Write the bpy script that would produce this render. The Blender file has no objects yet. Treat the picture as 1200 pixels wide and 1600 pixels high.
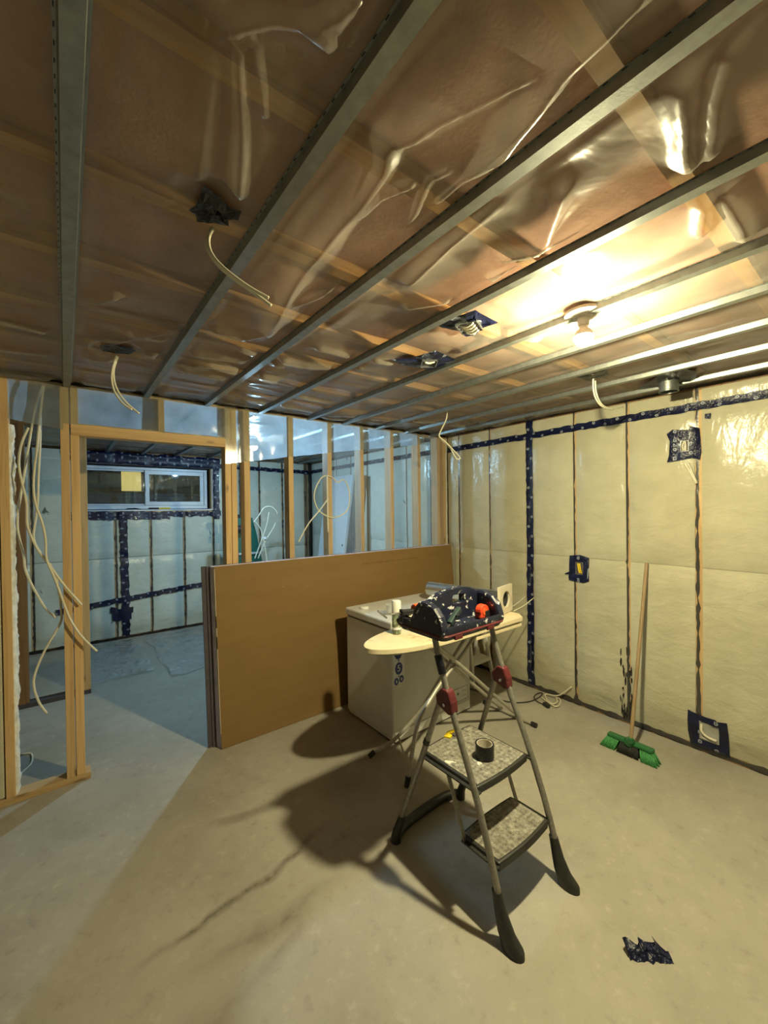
import bpy, bmesh, math, random
import numpy as np
from mathutils import Vector, Matrix, noise

C = bpy.context.scene.collection
sc = bpy.context.scene
random.seed(7)

# ---------------------------------------------------------------- camera
F_PX = 636.17                                   # focal length in pixels of the 1200x1600 frame
cam_data = bpy.data.cameras.new('camera')
cam_data.sensor_fit = 'VERTICAL'
cam_data.sensor_height = 36.0
cam_data.lens = F_PX / 1600.0 * 36.0
cam_data.clip_start = 0.05
cam = bpy.data.objects.new('camera', cam_data)
C.objects.link(cam)
R_ = (0.787036, -0.616775, -0.01281)
U_ = (0.015572, -0.000895, 0.999878)
B_ = (-0.616711, -0.787139, 0.0089)
cam.matrix_world = Matrix(((R_[0], U_[0], B_[0], 0), (R_[1], U_[1], B_[1], 0), (R_[2], U_[2], B_[2], 1.6), (0, 0, 0, 1)))
sc.camera = cam

# ---------------------------------------------------------------- world, exposure, lamp colours
world = bpy.data.worlds.new('world')
sc.world = world
world.use_nodes = True
world.node_tree.nodes['Background'].inputs[0].default_value = (0.01, 0.013, 0.02, 1)
world.node_tree.nodes['Background'].inputs[1].default_value = 0.3
sc.view_settings.view_transform = 'Standard'
sc.view_settings.look = 'None'
sc.view_settings.exposure = 0.0
sc.view_settings.gamma = 1.0
sc.view_settings.use_curve_mapping = False
WARM, WARM_W = (1.0, 0.89, 0.51), 4800.0        # the bare bulb in this room (lit sphere)
COLD, COLD_W = (0.44, 0.76, 1.0), 2250.0        # the bulb in the room beyond the studs
sc.cycles.sample_clamp_indirect = 8.0
sc.cycles.max_bounces = 8
sc.cycles.transparent_max_bounces = 16
sc.cycles.caustics_reflective = False
sc.cycles.caustics_refractive = False

# ---------------------------------------------------------------- materials
def lin(r, g, b):
    f = lambda c: (c / 255 / 12.92) if c / 255 <= 0.04045 else ((c / 255 + 0.055) / 1.055) ** 2.4
    return (f(r), f(g), f(b), 1)

class NT:
    def __init__(s, name):
        s.m = bpy.data.materials.new(name); s.m.use_nodes = True
        s.t = s.m.node_tree; s.t.nodes.clear()
        s.out = s.n('ShaderNodeOutputMaterial')
    def n(s, ty, **kw):
        x = s.t.nodes.new(ty)
        for k, v in kw.items(): setattr(x, k, v)
        return x
    def l(s, a, b): s.t.links.new(a, b)
    def coords(s, scale=(1, 1, 1), kind='Object'):
        tc = s.n('ShaderNodeTexCoord'); mp = s.n('ShaderNodeMapping')
        mp.inputs['Scale'].default_value = scale
        s.l(tc.outputs[kind], mp.inputs['Vector']); return mp.outputs['Vector']
    def noise(s, vec, scale, detail=4, rough=0.55, dist=0.0):
        x = s.n('ShaderNodeTexNoise'); s.l(vec, x.inputs['Vector'])
        x.inputs['Scale'].default_value = scale; x.inputs['Detail'].default_value = detail
        x.inputs['Roughness'].default_value = rough; x.inputs['Distortion'].default_value = dist
        return x.outputs['Fac']
    def ramp(s, fac, stops):
        r = s.n('ShaderNodeValToRGB'); e = r.color_ramp.elements
        while len(e) < len(stops): e.new(0.5)
        for el, (p, c) in zip(e, stops):
            el.position = p; el.color = c if len(c) == 4 else (*c, 1)
        s.l(fac, r.inputs['Fac']); return r.outputs['Color']
    def mix(s, fac, a, b, mode='MIX'):
        x = s.n('ShaderNodeMix', data_type='RGBA', blend_type=mode)
        for sock, v in ((x.inputs[0], fac), (x.inputs[6], a), (x.inputs[7], b)):
            if hasattr(v, 'is_output'): s.l(v, sock)
            elif isinstance(v, (int, float)): sock.default_value = v
            else: sock.default_value = v if len(v) == 4 else (*v, 1)
        return x.outputs[2]
    def math(s, op, a, b=None, clamp=False):
        x = s.n('ShaderNodeMath', operation=op, use_clamp=clamp)
        for sock, v in ((x.inputs[0], a), (x.inputs[1], b)):
            if v is None: continue
            if hasattr(v, 'is_output'): s.l(v, sock)
            else: sock.default_value = v
        return x.outputs[0]
    def bump(s, h, strength, dist=0.01):
        b = s.n('ShaderNodeBump'); b.inputs['Strength'].default_value = strength
        b.inputs['Distance'].default_value = dist; s.l(h, b.inputs['Height']); return b.outputs['Normal']
    def bsdf(s, color, rough=0.5, metal=0.0, normal=None, spec=0.5, coat=0.0, **kw):
        p = s.n('ShaderNodeBsdfPrincipled')
        for k, v in (('Base Color', color), ('Roughness', rough), ('Metallic', metal), ('Specular IOR Level', spec), ('Coat Weight', coat)):
            if hasattr(v, 'is_output'): s.l(v, p.inputs[k])
            elif k == 'Base Color': p.inputs[k].default_value = v if len(v) == 4 else (*v, 1)
            else: p.inputs[k].default_value = v
        if normal is not None: s.l(normal, p.inputs['Normal'])
        s.l(p.outputs[0], s.out.inputs['Surface']); return p

def basic(name, col, rough=0.5, metal=0.0, nscale=40, namt=0.12, bscale=120, bstr=0.05, spec=0.5, coat=0.0, dirt=None, dscale=25, dpos=(0.58, 0.64)):
    t = NT(name); v = t.coords()
    a = tuple(c * (1 - namt) for c in col[:3]); b = tuple(min(1, c * (1 + namt)) for c in col[:3])
    c = t.ramp(t.noise(v, nscale), [(0.3, a), (0.7, b)])
    if dirt is not None:
        f = t.ramp(t.noise(v, dscale, 6, 0.65), [(dpos[0], (0, 0, 0)), (dpos[1], (1, 1, 1))])
        c = t.mix(f, c, dirt)
    t.bsdf(c, rough, metal, t.bump(t.noise(v, bscale), bstr, 0.004), spec, coat)
    return t.m

def wood(name, axis, base, dark, knots=True):
    t = NT(name)
    s = [26, 26, 26]; s[axis] = 1.6
    v = t.coords(tuple(s))
    oi = t.n('ShaderNodeObjectInfo')
    add = t.n('ShaderNodeVectorMath', operation='ADD'); t.l(v, add.inputs[0])
    comb = t.n('ShaderNodeCombineXYZ')
    for k in range(3): t.l(t.math('MULTIPLY', oi.outputs['Random'], 37.0 + k * 11), comb.inputs[k])
    t.l(comb.outputs[0], add.inputs[1]); v2 = add.outputs[0]
    n1 = t.noise(v2, 1.0, 6, 0.6, 0.8)
    c = t.ramp(n1, [(0.30, dark), (0.52, base), (0.75, tuple(min(1, x * 1.12) for x in base))])
    var = t.ramp(oi.outputs['Random'], [(0, (0.82, 0.82, 0.82)), (1, (1.08, 1.05, 1.0))])
    c = t.mix(1.0, c, var, 'MULTIPLY')
    if knots:
        s2 = [9, 9, 9]; s2[axis] = 3.2
        vo = t.n('ShaderNodeTexVoronoi'); vo.inputs['Scale'].default_value = 1.0
        add2 = t.n('ShaderNodeVectorMath', operation='ADD'); t.l(t.coords(tuple(s2)), add2.inputs[0]); t.l(comb.outputs[0], add2.inputs[1])
        t.l(add2.outputs[0], vo.inputs['Vector'])
        k = t.ramp(vo.outputs['Distance'], [(0.05, (1, 1, 1)), (0.13, (0, 0, 0))])
        c = t.mix(t.math('MULTIPLY', k, 0.65), c, tuple(x * 0.28 for x in dark))
    t.bsdf(c, 0.62, 0, t.bump(n1, 0.12, 0.003))
    return t.m

def film(name, milky, tint, rough, bumps, milk_col=(0.85, 0.86, 0.84), ior=1.5, gloss=1.0, through=0.5):
    """clear plastic sheet: mostly see-through, a little milky, glossy wrinkles"""
    t = NT(name); v = t.coords()
    h = None
    for sc_, st, vs in bumps:
        vv = t.coords(vs)
        x = t.math('MULTIPLY', t.noise(vv, sc_, 3, 0.5, 0.6), st)
        h = x if h is None else t.math('ADD', h, x)
    nrm = t.bump(h, 0.6, 0.02)
    tr = t.n('ShaderNodeBsdfTransparent'); tr.inputs[0].default_value = (*tint, 1)
    di = t.n('ShaderNodeBsdfDiffuse'); di.inputs[0].default_value = (*milk_col, 1); t.l(nrm, di.inputs['Normal'])
    tl = t.n('ShaderNodeBsdfTranslucent'); tl.inputs[0].default_value = (*milk_col, 1)
    mm = t.n('ShaderNodeMixShader'); mm.inputs[0].default_value = through
    t.l(di.outputs[0], mm.inputs[1]); t.l(tl.outputs[0], mm.inputs[2])
    m1 = t.n('ShaderNodeMixShader')
    mf = t.ramp(t.noise(v, 5.0, 3), [(0.3, (milky * 0.7,) * 3), (0.75, (min(1, milky * 1.35),) * 3)])
    t.l(mf, m1.inputs[0]); t.l(tr.outputs[0], m1.inputs[1]); t.l(mm.outputs[0], m1.inputs[2])
    gl = t.n('ShaderNodeBsdfGlossy'); gl.inputs['Roughness'].default_value = rough; t.l(nrm, gl.inputs['Normal'])
    lw = t.n('ShaderNodeLayerWeight'); lw.inputs['Blend'].default_value = 0.5; t.l(nrm, lw.inputs['Normal'])
    f5 = t.math('POWER', lw.outputs['Facing'], 4.5)         # the same from both sides of the sheet
    m2 = t.n('ShaderNodeMixShader'); t.l(t.math('MULTIPLY', t.math('ADD', t.math('MULTIPLY', f5, 0.88), 0.07), gloss, True), m2.inputs[0]); t.l(m1.outputs[0], m2.inputs[1]); t.l(gl.outputs[0], m2.inputs[2])
    t.l(m2.outputs[0], t.out.inputs['Surface'])
    return t.m

def tape_mat(name, base=(0.005, 0.008, 0.036), marks=True):
    """navy sheathing tape with small round white printed marks (UV in metres: u along, v across 0..1)"""
    t = NT(name)
    col = base
    v = t.coords()
    c = t.ramp(t.noise(v, 14), [(0.3, tuple(x * 0.6 for x in base)), (0.7, tuple(x * 1.5 for x in base))])
    if marks:
        uv = t.n('ShaderNodeUVMap'); sp = t.n('ShaderNodeSeparateXYZ'); t.l(uv.outputs[0], sp.inputs[0])
        P = 0.17
        tot = None
        for off, vc in ((0.0, 0.74), (0.5, 0.26)):
            uu = t.math('ADD', t.math('DIVIDE', sp.outputs[0], P), off)
            du = t.math('MULTIPLY', t.math('SUBTRACT', t.math('FRACT', uu), 0.5), P)
            dv = t.math('MULTIPLY', t.math('SUBTRACT', sp.outputs[1], vc), 0.06)
            d = t.math('SQRT', t.math('ADD', t.math('MULTIPLY', du, du), t.math('MULTIPLY', dv, dv)))
            ring = t.math('SUBTRACT', t.math('LESS_THAN', d, 0.0105), t.math('MULTIPLY', t.math('LESS_THAN', d, 0.0072), 0.45))
            bar = t.math('MULTIPLY', t.math('LESS_THAN', t.math('ABSOLUTE', dv), 0.0022), t.math('LESS_THAN', t.math('ABSOLUTE', du), 0.0045))
            x = t.math('SUBTRACT', ring, t.math('MULTIPLY', bar, 0.5), clamp=True)
            tot = x if tot is None else t.math('ADD', tot, x, clamp=True)
        c = t.mix(tot, c, (0.36, 0.39, 0.47))
    nrm = t.bump(t.noise(t.coords((1, 1, 1)), 55, 3, 0.5, 1.2), 0.5, 0.008)
    t.bsdf(c, 0.30 if marks else 0.36, 0, nrm, 0.4, 0.1)
    return t.m

MT = {}
MT['film_ceil'] = film('ceiling_film', 0.27, (0.94, 0.94, 0.90), 0.26, [(6, 0.40, (1, 1, 1)), (22, 0.04, (1, 1, 1))], (0.76, 0.70, 0.61), gloss=0.65, through=0.35)
MT['film_wall'] = film('wall_film', 0.08, (0.97, 0.97, 0.95), 0.24, [(7, 0.8, (1, 1.6, 0.6)), (26, 0.12, (1, 1, 1))], gloss=0.55)
MT['film_part'] = film('partition_film', 0.54, (0.95, 0.97, 0.99), 0.11, [(4, 0.22, (1, 1, 0.5)), (24, 0.02, (1, 1, 1))], (0.76, 0.87, 0.98), gloss=0.55, through=0.93)  # clear film; blue haze colour carries part of the cold bulb's glow
MT['film_clear'] = film('partition_clear_film', 0.17, (0.96, 0.97, 0.98), 0.16, [(5, 0.4, (1, 1, 0.4)), (24, 0.05, (1, 1, 1))], (0.84, 0.88, 0.92), gloss=0.6, through=0.75)
MT['film_floor'] = film('floor_film', 0.35, (0.92, 0.94, 0.95), 0.2, [(12, 0.6, (1, 1, 1)), (50, 0.15, (1, 1, 1))], (0.75, 0.80, 0.82))
MT['tape'] = tape_mat('navy_tape')
MT['tape_plain'] = tape_mat('navy_tape_plain', marks=False)
MT['tape_black'] = tape_mat('black_tape', (0.003, 0.0035, 0.008), marks=False)
MT['stud_z'] = wood('stud_wood', 2, (0.62, 0.425, 0.21), (0.48, 0.30, 0.13))
MT['stud_x'] = wood('plate_wood', 0, (0.58, 0.39, 0.19), (0.44, 0.265, 0.11))
MT['stud_dark'] = wood('dark_stud_wood', 2, (0.27, 0.145, 0.06), (0.16, 0.08, 0.03))  # dark brown; the shade on the inner left post is put into this colour
MT['joist'] = wood('joist_wood', 0, (0.44, 0.24, 0.085), (0.26, 0.13, 0.045))
MT['handle'] = wood('handle_wood', 2, (0.31, 0.225, 0.13), (0.25, 0.17, 0.09), knots=False)
MT['galv'] = basic('galvanised_steel', (0.30, 0.32, 0.31), 0.40, 0.85, 30, 0.15, 200, 0.05)
MT['steel'] = basic('bright_steel', (0.62, 0.64, 0.64), 0.24, 0.95, 30, 0.08, 150, 0.03)
MT['batt'] = None
def batt_mat(name, a, b, spots=None, bs=0.4):
    t = NT(name); v = t.coords()
    oi = t.n('ShaderNodeObjectInfo')
    n = t.noise(v, 5.5, 6, 0.62)
    c = t.ramp(n, [(0.28, a), (0.72, b)])
    n2 = t.noise(t.coords((6, 6, 60)), 1.0, 3)
    c = t.mix(t.math('MULTIPLY', n2, 0.18), c, tuple(x * 0.72 for x in a))
    var = t.ramp(oi.outputs['Random'], [(0, (0.93, 0.92, 0.90)), (1, (1.04, 1.04, 1.04))])
    c = t.mix(1.0, c, var, 'MULTIPLY')
    if spots is not None:
        s = t.ramp(t.noise(t.coords((1, 1, 0.5)), 9, 5, 0.7, 0.5), [(0.665, (0, 0, 0)), (0.70, (1, 1, 1))])
        c = t.mix(t.math('MULTIPLY', s, 0.85), c, spots)
    h = t.math('ADD', t.math('MULTIPLY', t.noise(t.coords((1, 1.2, 2.2)), 4.5, 4, 0.5, 0.4), 1.3), t.math('MULTIPLY', t.noise(v, 90, 4), 0.2))
    t.bsdf(c, 0.9, 0, t.bump(h, bs, 0.03), 0.15)
    return t.m
MT['batt'] = batt_mat('yellow_batt', (0.51, 0.48, 0.355), (0.62, 0.59, 0.45))
MT['batt_far'] = batt_mat('pale_batt', (0.68, 0.73, 0.68), (0.80, 0.85, 0.80), (0.05, 0.06, 0.06))
MT['batt_pink'] = batt_mat('brown_pink_batt', (0.29, 0.155, 0.115), (0.46, 0.27, 0.205), None, 0.2)
MT['fluff'] = basic('fluffy_white_batt', (0.72, 0.72, 0.68), 0.95, 0, 25, 0.2, 120, 0.6)
MT['sealant'] = basic('black_sealant', (0.012, 0.009, 0.008), 0.28, 0, 30, 0.4, 60, 0.3)
MT['concrete'] = basic('raw_concrete', (0.33, 0.33, 0.31), 0.9, 0, 6, 0.15, 60, 0.2)
MT['deck'] = basic('floor_deck_boards', (0.35, 0.25, 0.14), 0.8)
MT['white_enamel'] = basic('white_enamel', (0.62, 0.62, 0.60), 0.30, 0, 8, 0.05, 300, 0.02, dirt=(0.30, 0.26, 0.20, 1), dscale=9, dpos=(0.70, 0.80))
MT['white_plastic'] = basic('white_plastic', (0.74, 0.74, 0.71), 0.42, 0, 20, 0.04, 200, 0.02)
MT['vinyl'] = basic('white_vinyl', (0.70, 0.74, 0.82), 0.35, 0, 20, 0.04, 200, 0.02)
MT['cream'] = basic('cream_cloth', (0.72, 0.63, 0.43), 0.85, 0, 9, 0.08, 300, 0.15, spec=0.2, dirt=(0.44, 0.31, 0.12, 1), dscale=5, dpos=(0.60, 0.72))
MT['cream_tube'] = basic('cream_tube', (0.42, 0.40, 0.34), 0.38, 0.3, 30, 0.12, 200, 0.03)
MT['ladder_tube'] = basic('ladder_tube', (0.26, 0.25, 0.22), 0.40, 0.55, 60, 0.2, 150, 0.08, dirt=(0.6, 0.58, 0.52, 1), dscale=38, dpos=(0.66, 0.70))
MT['black_rubber'] = basic('black_rubber', (0.020, 0.020, 0.018), 0.5, 0, 40, 0.3, 120, 0.15, dirt=(0.22, 0.21, 0.18, 1), dscale=30, dpos=(0.66, 0.80))
MT['black'] = basic('black_plastic', (0.016, 0.016, 0.018), 0.4)
MT['navy_plastic'] = basic('navy_plastic', (0.010, 0.013, 0.030), 0.36, 0, 25, 0.3, 80, 0.15, dirt=(0.60, 0.60, 0.60, 1), dscale=30, dpos=(0.59, 0.62))
MT['maroon'] = basic('maroon_plastic', (0.095, 0.014, 0.018), 0.42, 0, 30, 0.2, 90, 0.08, dirt=(0.55, 0.45, 0.42, 1), dscale=28, dpos=(0.70, 0.74))
MT['red'] = basic('red_plastic', (0.62, 0.06, 0.022), 0.35)
MT['orange'] = basic('orange_plastic', (0.72, 0.11, 0.03), 0.4)
MT['knife'] = basic('dark_green_plastic', (0.018, 0.038, 0.040), 0.35)
MT['yellow'] = basic('yellow_card', (0.80, 0.60, 0.02), 0.45)
MT['green'] = basic('green_plastic', (0.020, 0.13, 0.045), 0.4)
MT['bristle'] = basic('green_bristle', (0.05, 0.25, 0.075), 0.6, 0, 120, 0.5, 250, 0.4)
MT['bristle_black'] = basic('black_bristle', (0.012, 0.014, 0.012), 0.6, 0, 120, 0.4, 250, 0.4)
MT['far_green'] = basic('bottle_green_plastic', (0.010, 0.10, 0.075), 0.4)
MT['cable'] = basic('cream_cable', (0.70, 0.66, 0.52), 0.45, 0, 30, 0.05, 100, 0.02)
MT['cable_black'] = basic('black_cable', (0.03, 0.028, 0.025), 0.5)
MT['kraft'] = None
MT['purple'] = basic('purple_paper', (0.60, 0.55, 0.72), 0.75, 0, 12, 0.15, 90, 0.15)
MT['dark_edge'] = basic('dark_board_edge', (0.07, 0.06, 0.07), 0.8)
MT['gypsum'] = basic('gypsum_edge', (0.50, 0.47, 0.48), 0.85, 0, 20, 0.15, 100, 0.2)
MT['label_paper'] = basic('cream_label_paper', (0.66, 0.60, 0.48), 0.6, 0, 10, 0.1)
MT['sticker'] = basic('blue_sticker', (0.02, 0.045, 0.22), 0.35)
MT['sticker_white'] = basic('white_sticker', (0.72, 0.74, 0.78), 0.4)
MT['grey_line'] = basic('grey_print', (0.16, 0.16, 0.15), 0.5)
MT['door_white'] = basic('white_door_paint', (0.66, 0.72, 0.78), 0.45, 0, 10, 0.04)
MT['board_brown'] = wood('brown_board', 2, (0.30, 0.21, 0.12), (0.22, 0.14, 0.07), knots=False)
MT['can_label'] = basic('can_label', (0.16, 0.20, 0.13), 0.4, 0, 22, 0.6, 100, 0.02, dirt=(0.55, 0.55, 0.5, 1), dscale=40, dpos=(0.55, 0.6))
MT['porcelain'] = basic('white_porcelain', (0.75, 0.73, 0.68), 0.3)
MT['corrugated'] = basic('blue_grey_steel', (0.13, 0.20, 0.28), 0.4, 0.2)

def make_kraft():
    t = NT('brown_kraft_paper'); v = t.coords()
    c = t.ramp(t.noise(t.coords((1.2, 1, 6)), 2.0, 5), [(0.3, (0.203, 0.122, 0.044)), (0.7, (0.225, 0.138, 0.052))])
    sp = t.n('ShaderNodeSeparateXYZ'); t.l(v, sp.inputs[0])
    # pale scuffs near the middle of the sheet, dark dashes of print near the top edge
    sx = t.math('LESS_THAN', t.math('ABSOLUTE', t.math('SUBTRACT', sp.outputs[0], 0.62)), 0.20)
    sz = t.math('LESS_THAN', t.math('ABSOLUTE', t.math('SUBTRACT', sp.outputs[2], 0.985)), 0.04)
    s = t.ramp(t.noise(t.coords((5, 1, 26)), 3.0, 5, 0.7), [(0.66, (0, 0, 0)), (0.69, (1, 1, 1))])
    c = t.mix(t.math('MULTIPLY', t.math('MULTIPLY', sx, sz), s), c, (0.62, 0.50, 0.30))
    dx = t.math('LESS_THAN', t.math('ABSOLUTE', t.math('SUBTRACT', sp.outputs[0], 1.55)), 0.33)
    dz = t.math('LESS_THAN', t.math('ABSOLUTE', t.math('SUBTRACT', sp.outputs[2], 1.118)), 0.004)
    dn = t.ramp(t.noise(t.coords((60, 1, 1)), 1.0, 2), [(0.45, (0, 0, 0)), (0.5, (1, 1, 1))])
    c = t.mix(t.math('MULTIPLY', t.math('MULTIPLY', t.math('MULTIPLY', dx, dz), dn), 0.6), c, (0.08, 0.045, 0.02))
    t.bsdf(c, 0.72, 0, t.bump(t.noise(v, 150), 0.05, 0.002), 0.3)
    return t.m
MT['kraft'] = make_kraft()

def make_floor():
    t = NT('concrete_floor'); v = t.coords()
    n1 = t.noise(v, 1.6, 7, 0.62, 0.3); n2 = t.noise(v, 14, 6, 0.7); n3 = t.noise(v, 70, 4, 0.6)
    c = t.ramp(n1, [(0.28, (0.285, 0.262, 0.215)), (0.5, (0.345, 0.322, 0.272)), (0.75, (0.42, 0.39, 0.33))])
    c = t.mix(t.ramp(n2, [(0.55, (0, 0, 0)), (0.74, (0.6, 0.6, 0.6))]), c, (0.47, 0.44, 0.38))
    c = t.mix(t.ramp(n2, [(0.22, (0.6, 0.6, 0.6)), (0.44, (0, 0, 0))]), c, (0.19, 0.165, 0.125))
    c = t.mix(t.ramp(n3, [(0.66, (0, 0, 0)), (0.74, (0.5, 0.5, 0.5))]), c, (0.24, 0.21, 0.17))
    # worn crack lines in the slab
    tc = t.n('ShaderNodeTexCoord'); wob = t.n('ShaderNodeTexNoise'); wob.inputs['Scale'].default_value = 3.5; wob.inputs['Detail'].default_value = 5
    t.l(tc.outputs['Object'], wob.inputs['Vector'])
    sub = t.n('ShaderNodeVectorMath', operation='SUBTRACT'); t.l(wob.outputs['Color'], sub.inputs[0]); sub.inputs[1].default_value = (0.5, 0.5, 0.5)
    scl = t.n('ShaderNodeVectorMath', operation='SCALE'); t.l(sub.outputs[0], scl.inputs[0]); scl.inputs['Scale'].default_value = 0.16
    ad = t.n('ShaderNodeVectorMath', operation='ADD'); t.l(tc.outputs['Object'], ad.inputs[0]); t.l(scl.outputs[0], ad.inputs[1])
    sp = t.n('ShaderNodeSeparateXYZ'); t.l(ad.outputs[0], sp.inputs[0])
    tot = None
    for (x0, y0), (x1, y1), w, amt in (((0.15, 1.62), (1.05, 1.80), 0.028, 0.9), ((0.45, 1.36), (0.78, 1.47), 0.05, 1.0), ((0.30, 1.50), (0.95, 1.52), 0.06, 0.6), ((1.05, 2.0), (1.45, 1.9), 0.16, 0.6), ((0.1, 1.25), (0.55, 1.40), 0.12, 0.6)):
        L = math.hypot(x1 - x0, y1 - y0); ux, uy = (x1 - x0) / L, (y1 - y0) / L
        px = t.math('SUBTRACT', sp.outputs[0], x0); py = t.math('SUBTRACT', sp.outputs[1], y0)
        al = t.math('ADD', t.math('MULTIPLY', px, ux), t.math('MULTIPLY', py, uy))
        ac = t.math('ABSOLUTE', t.math('SUBTRACT', t.math('MULTIPLY', py, ux), t.math('MULTIPLY', px, uy)))
        e = t.math('SUBTRACT', 1.0, t.math('DIVIDE', ac, w), clamp=True)
        inside = t.math('MULTIPLY', t.math('GREATER_THAN', al, 0.0), t.math('LESS_THAN', al, L)); inside = t.math('MULTIPLY', inside, t.math('MULTIPLY', t.math('DIVIDE', al, 0.25, True), t.math('DIVIDE', t.math('SUBTRACT', L, al), 0.25, True)))
        e = t.math('MULTIPLY', t.math('MULTIPLY', e, inside), t.math('MULTIPLY', t.math('MULTIPLY', n2, n2), amt * 2.6))
        tot = e if tot is None else t.math('ADD', tot, e, clamp=True)
    c = t.mix(tot, c, (0.075, 0.060, 0.042))
    h = t.math('SUBTRACT', t.math('ADD', t.math('MULTIPLY', n2, 0.6), t.math('MULTIPLY', n3, 0.25)), t.math('MULTIPLY', tot, 0.8))
    r = t.ramp(n1, [(0.3, (0.50,) * 3), (0.7, (0.68,) * 3)])
    t.bsdf(c, r, 0, t.bump(h, 0.25, 0.006), 0.35)
    return t.m
MT['floor'] = make_floor()

def make_tread():
    t = NT('speckled_tread'); v = t.coords((1, 1, 1))
    rot = t.n('ShaderNodeMapping'); rot.inputs['Rotation'].default_value = (0, 0, 0.785); t.l(v, rot.inputs['Vector'])
    ck = t.n('ShaderNodeTexChecker'); ck.inputs['Scale'].default_value = 62; t.l(rot.outputs[0], ck.inputs['Vector'])
    c = t.ramp(t.noise(v, 45, 6, 0.7), [(0.34, (0.08, 0.075, 0.062)), (0.52, (0.21, 0.20, 0.165)), (0.68, (0.46, 0.44, 0.38))])
    c = t.mix(t.math('MULTIPLY', ck.outputs['Fac'], 0.30), c, (0.40, 0.38, 0.33))
    spots = t.ramp(t.noise(v, 19, 3, 0.5, 0.4), [(0.69, (0, 0, 0)), (0.71, (1, 1, 1))])
    c = t.mix(spots, c, (0.72, 0.69, 0.60))
    h = t.math('ADD', ck.outputs['Fac'], t.math('MULTIPLY', t.noise(v, 60), 0.8))
    t.bsdf(c, 0.45, 0.15, t.bump(h, 0.5, 0.002))
    return t.m
MT['tread'] = make_tread()

def emit(name, col, s):
    t = NT(name); e = t.n('ShaderNodeEmission'); e.inputs[0].default_value = (*col, 1); e.inputs[1].default_value = s
    t.l(e.outputs[0], t.out.inputs['Surface']); return t.m
MT['bulb_warm'] = emit('lit_warm_bulb', WARM, WARM_W)
MT['lit_window'] = emit('lit_window', (1.0, 0.74, 0.22), 0.9)
MT['bulb_cold'] = emit('lit_cold_bulb', COLD, COLD_W)

def make_glass():
    t = NT('window_glass')
    tr = t.n('ShaderNodeBsdfTransparent'); tr.inputs[0].default_value = (0.82, 0.88, 0.9, 1)
    gl = t.n('ShaderNodeBsdfGlossy'); gl.inputs['Roughness'].default_value = 0.02; gl.inputs[0].default_value = (0.9, 0.95, 1, 1)
    fr = t.n('ShaderNodeFresnel'); fr.inputs[0].default_value = 1.9
    m = t.n('ShaderNodeMixShader'); t.l(fr.outputs[0], m.inputs[0]); t.l(tr.outputs[0], m.inputs[1]); t.l(gl.outputs[0], m.inputs[2])
    t.l(m.outputs[0], t.out.inputs['Surface']); return t.m
MT['glass'] = make_glass()
def make_clear():
    t = NT('clear_plastic_cup')
    tr = t.n('ShaderNodeBsdfTransparent'); tr.inputs[0].default_value = (0.9, 0.92, 0.9, 1)
    gl = t.n('ShaderNodeBsdfGlossy'); gl.inputs['Roughness'].default_value = 0.08
    di = t.n('ShaderNodeBsdfDiffuse'); di.inputs[0].default_value = (0.8, 0.8, 0.78, 1)
    m = t.n('ShaderNodeMixShader'); m.inputs[0].default_value = 0.3; t.l(tr.outputs[0], m.inputs[1]); t.l(di.outputs[0], m.inputs[2])
    m2 = t.n('ShaderNodeMixShader'); m2.inputs[0].default_value = 0.12; t.l(m.outputs[0], m2.inputs[1]); t.l(gl.outputs[0], m2.inputs[2])
    t.l(m2.outputs[0], t.out.inputs['Surface']); return t.m
MT['clear'] = make_clear()

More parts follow.
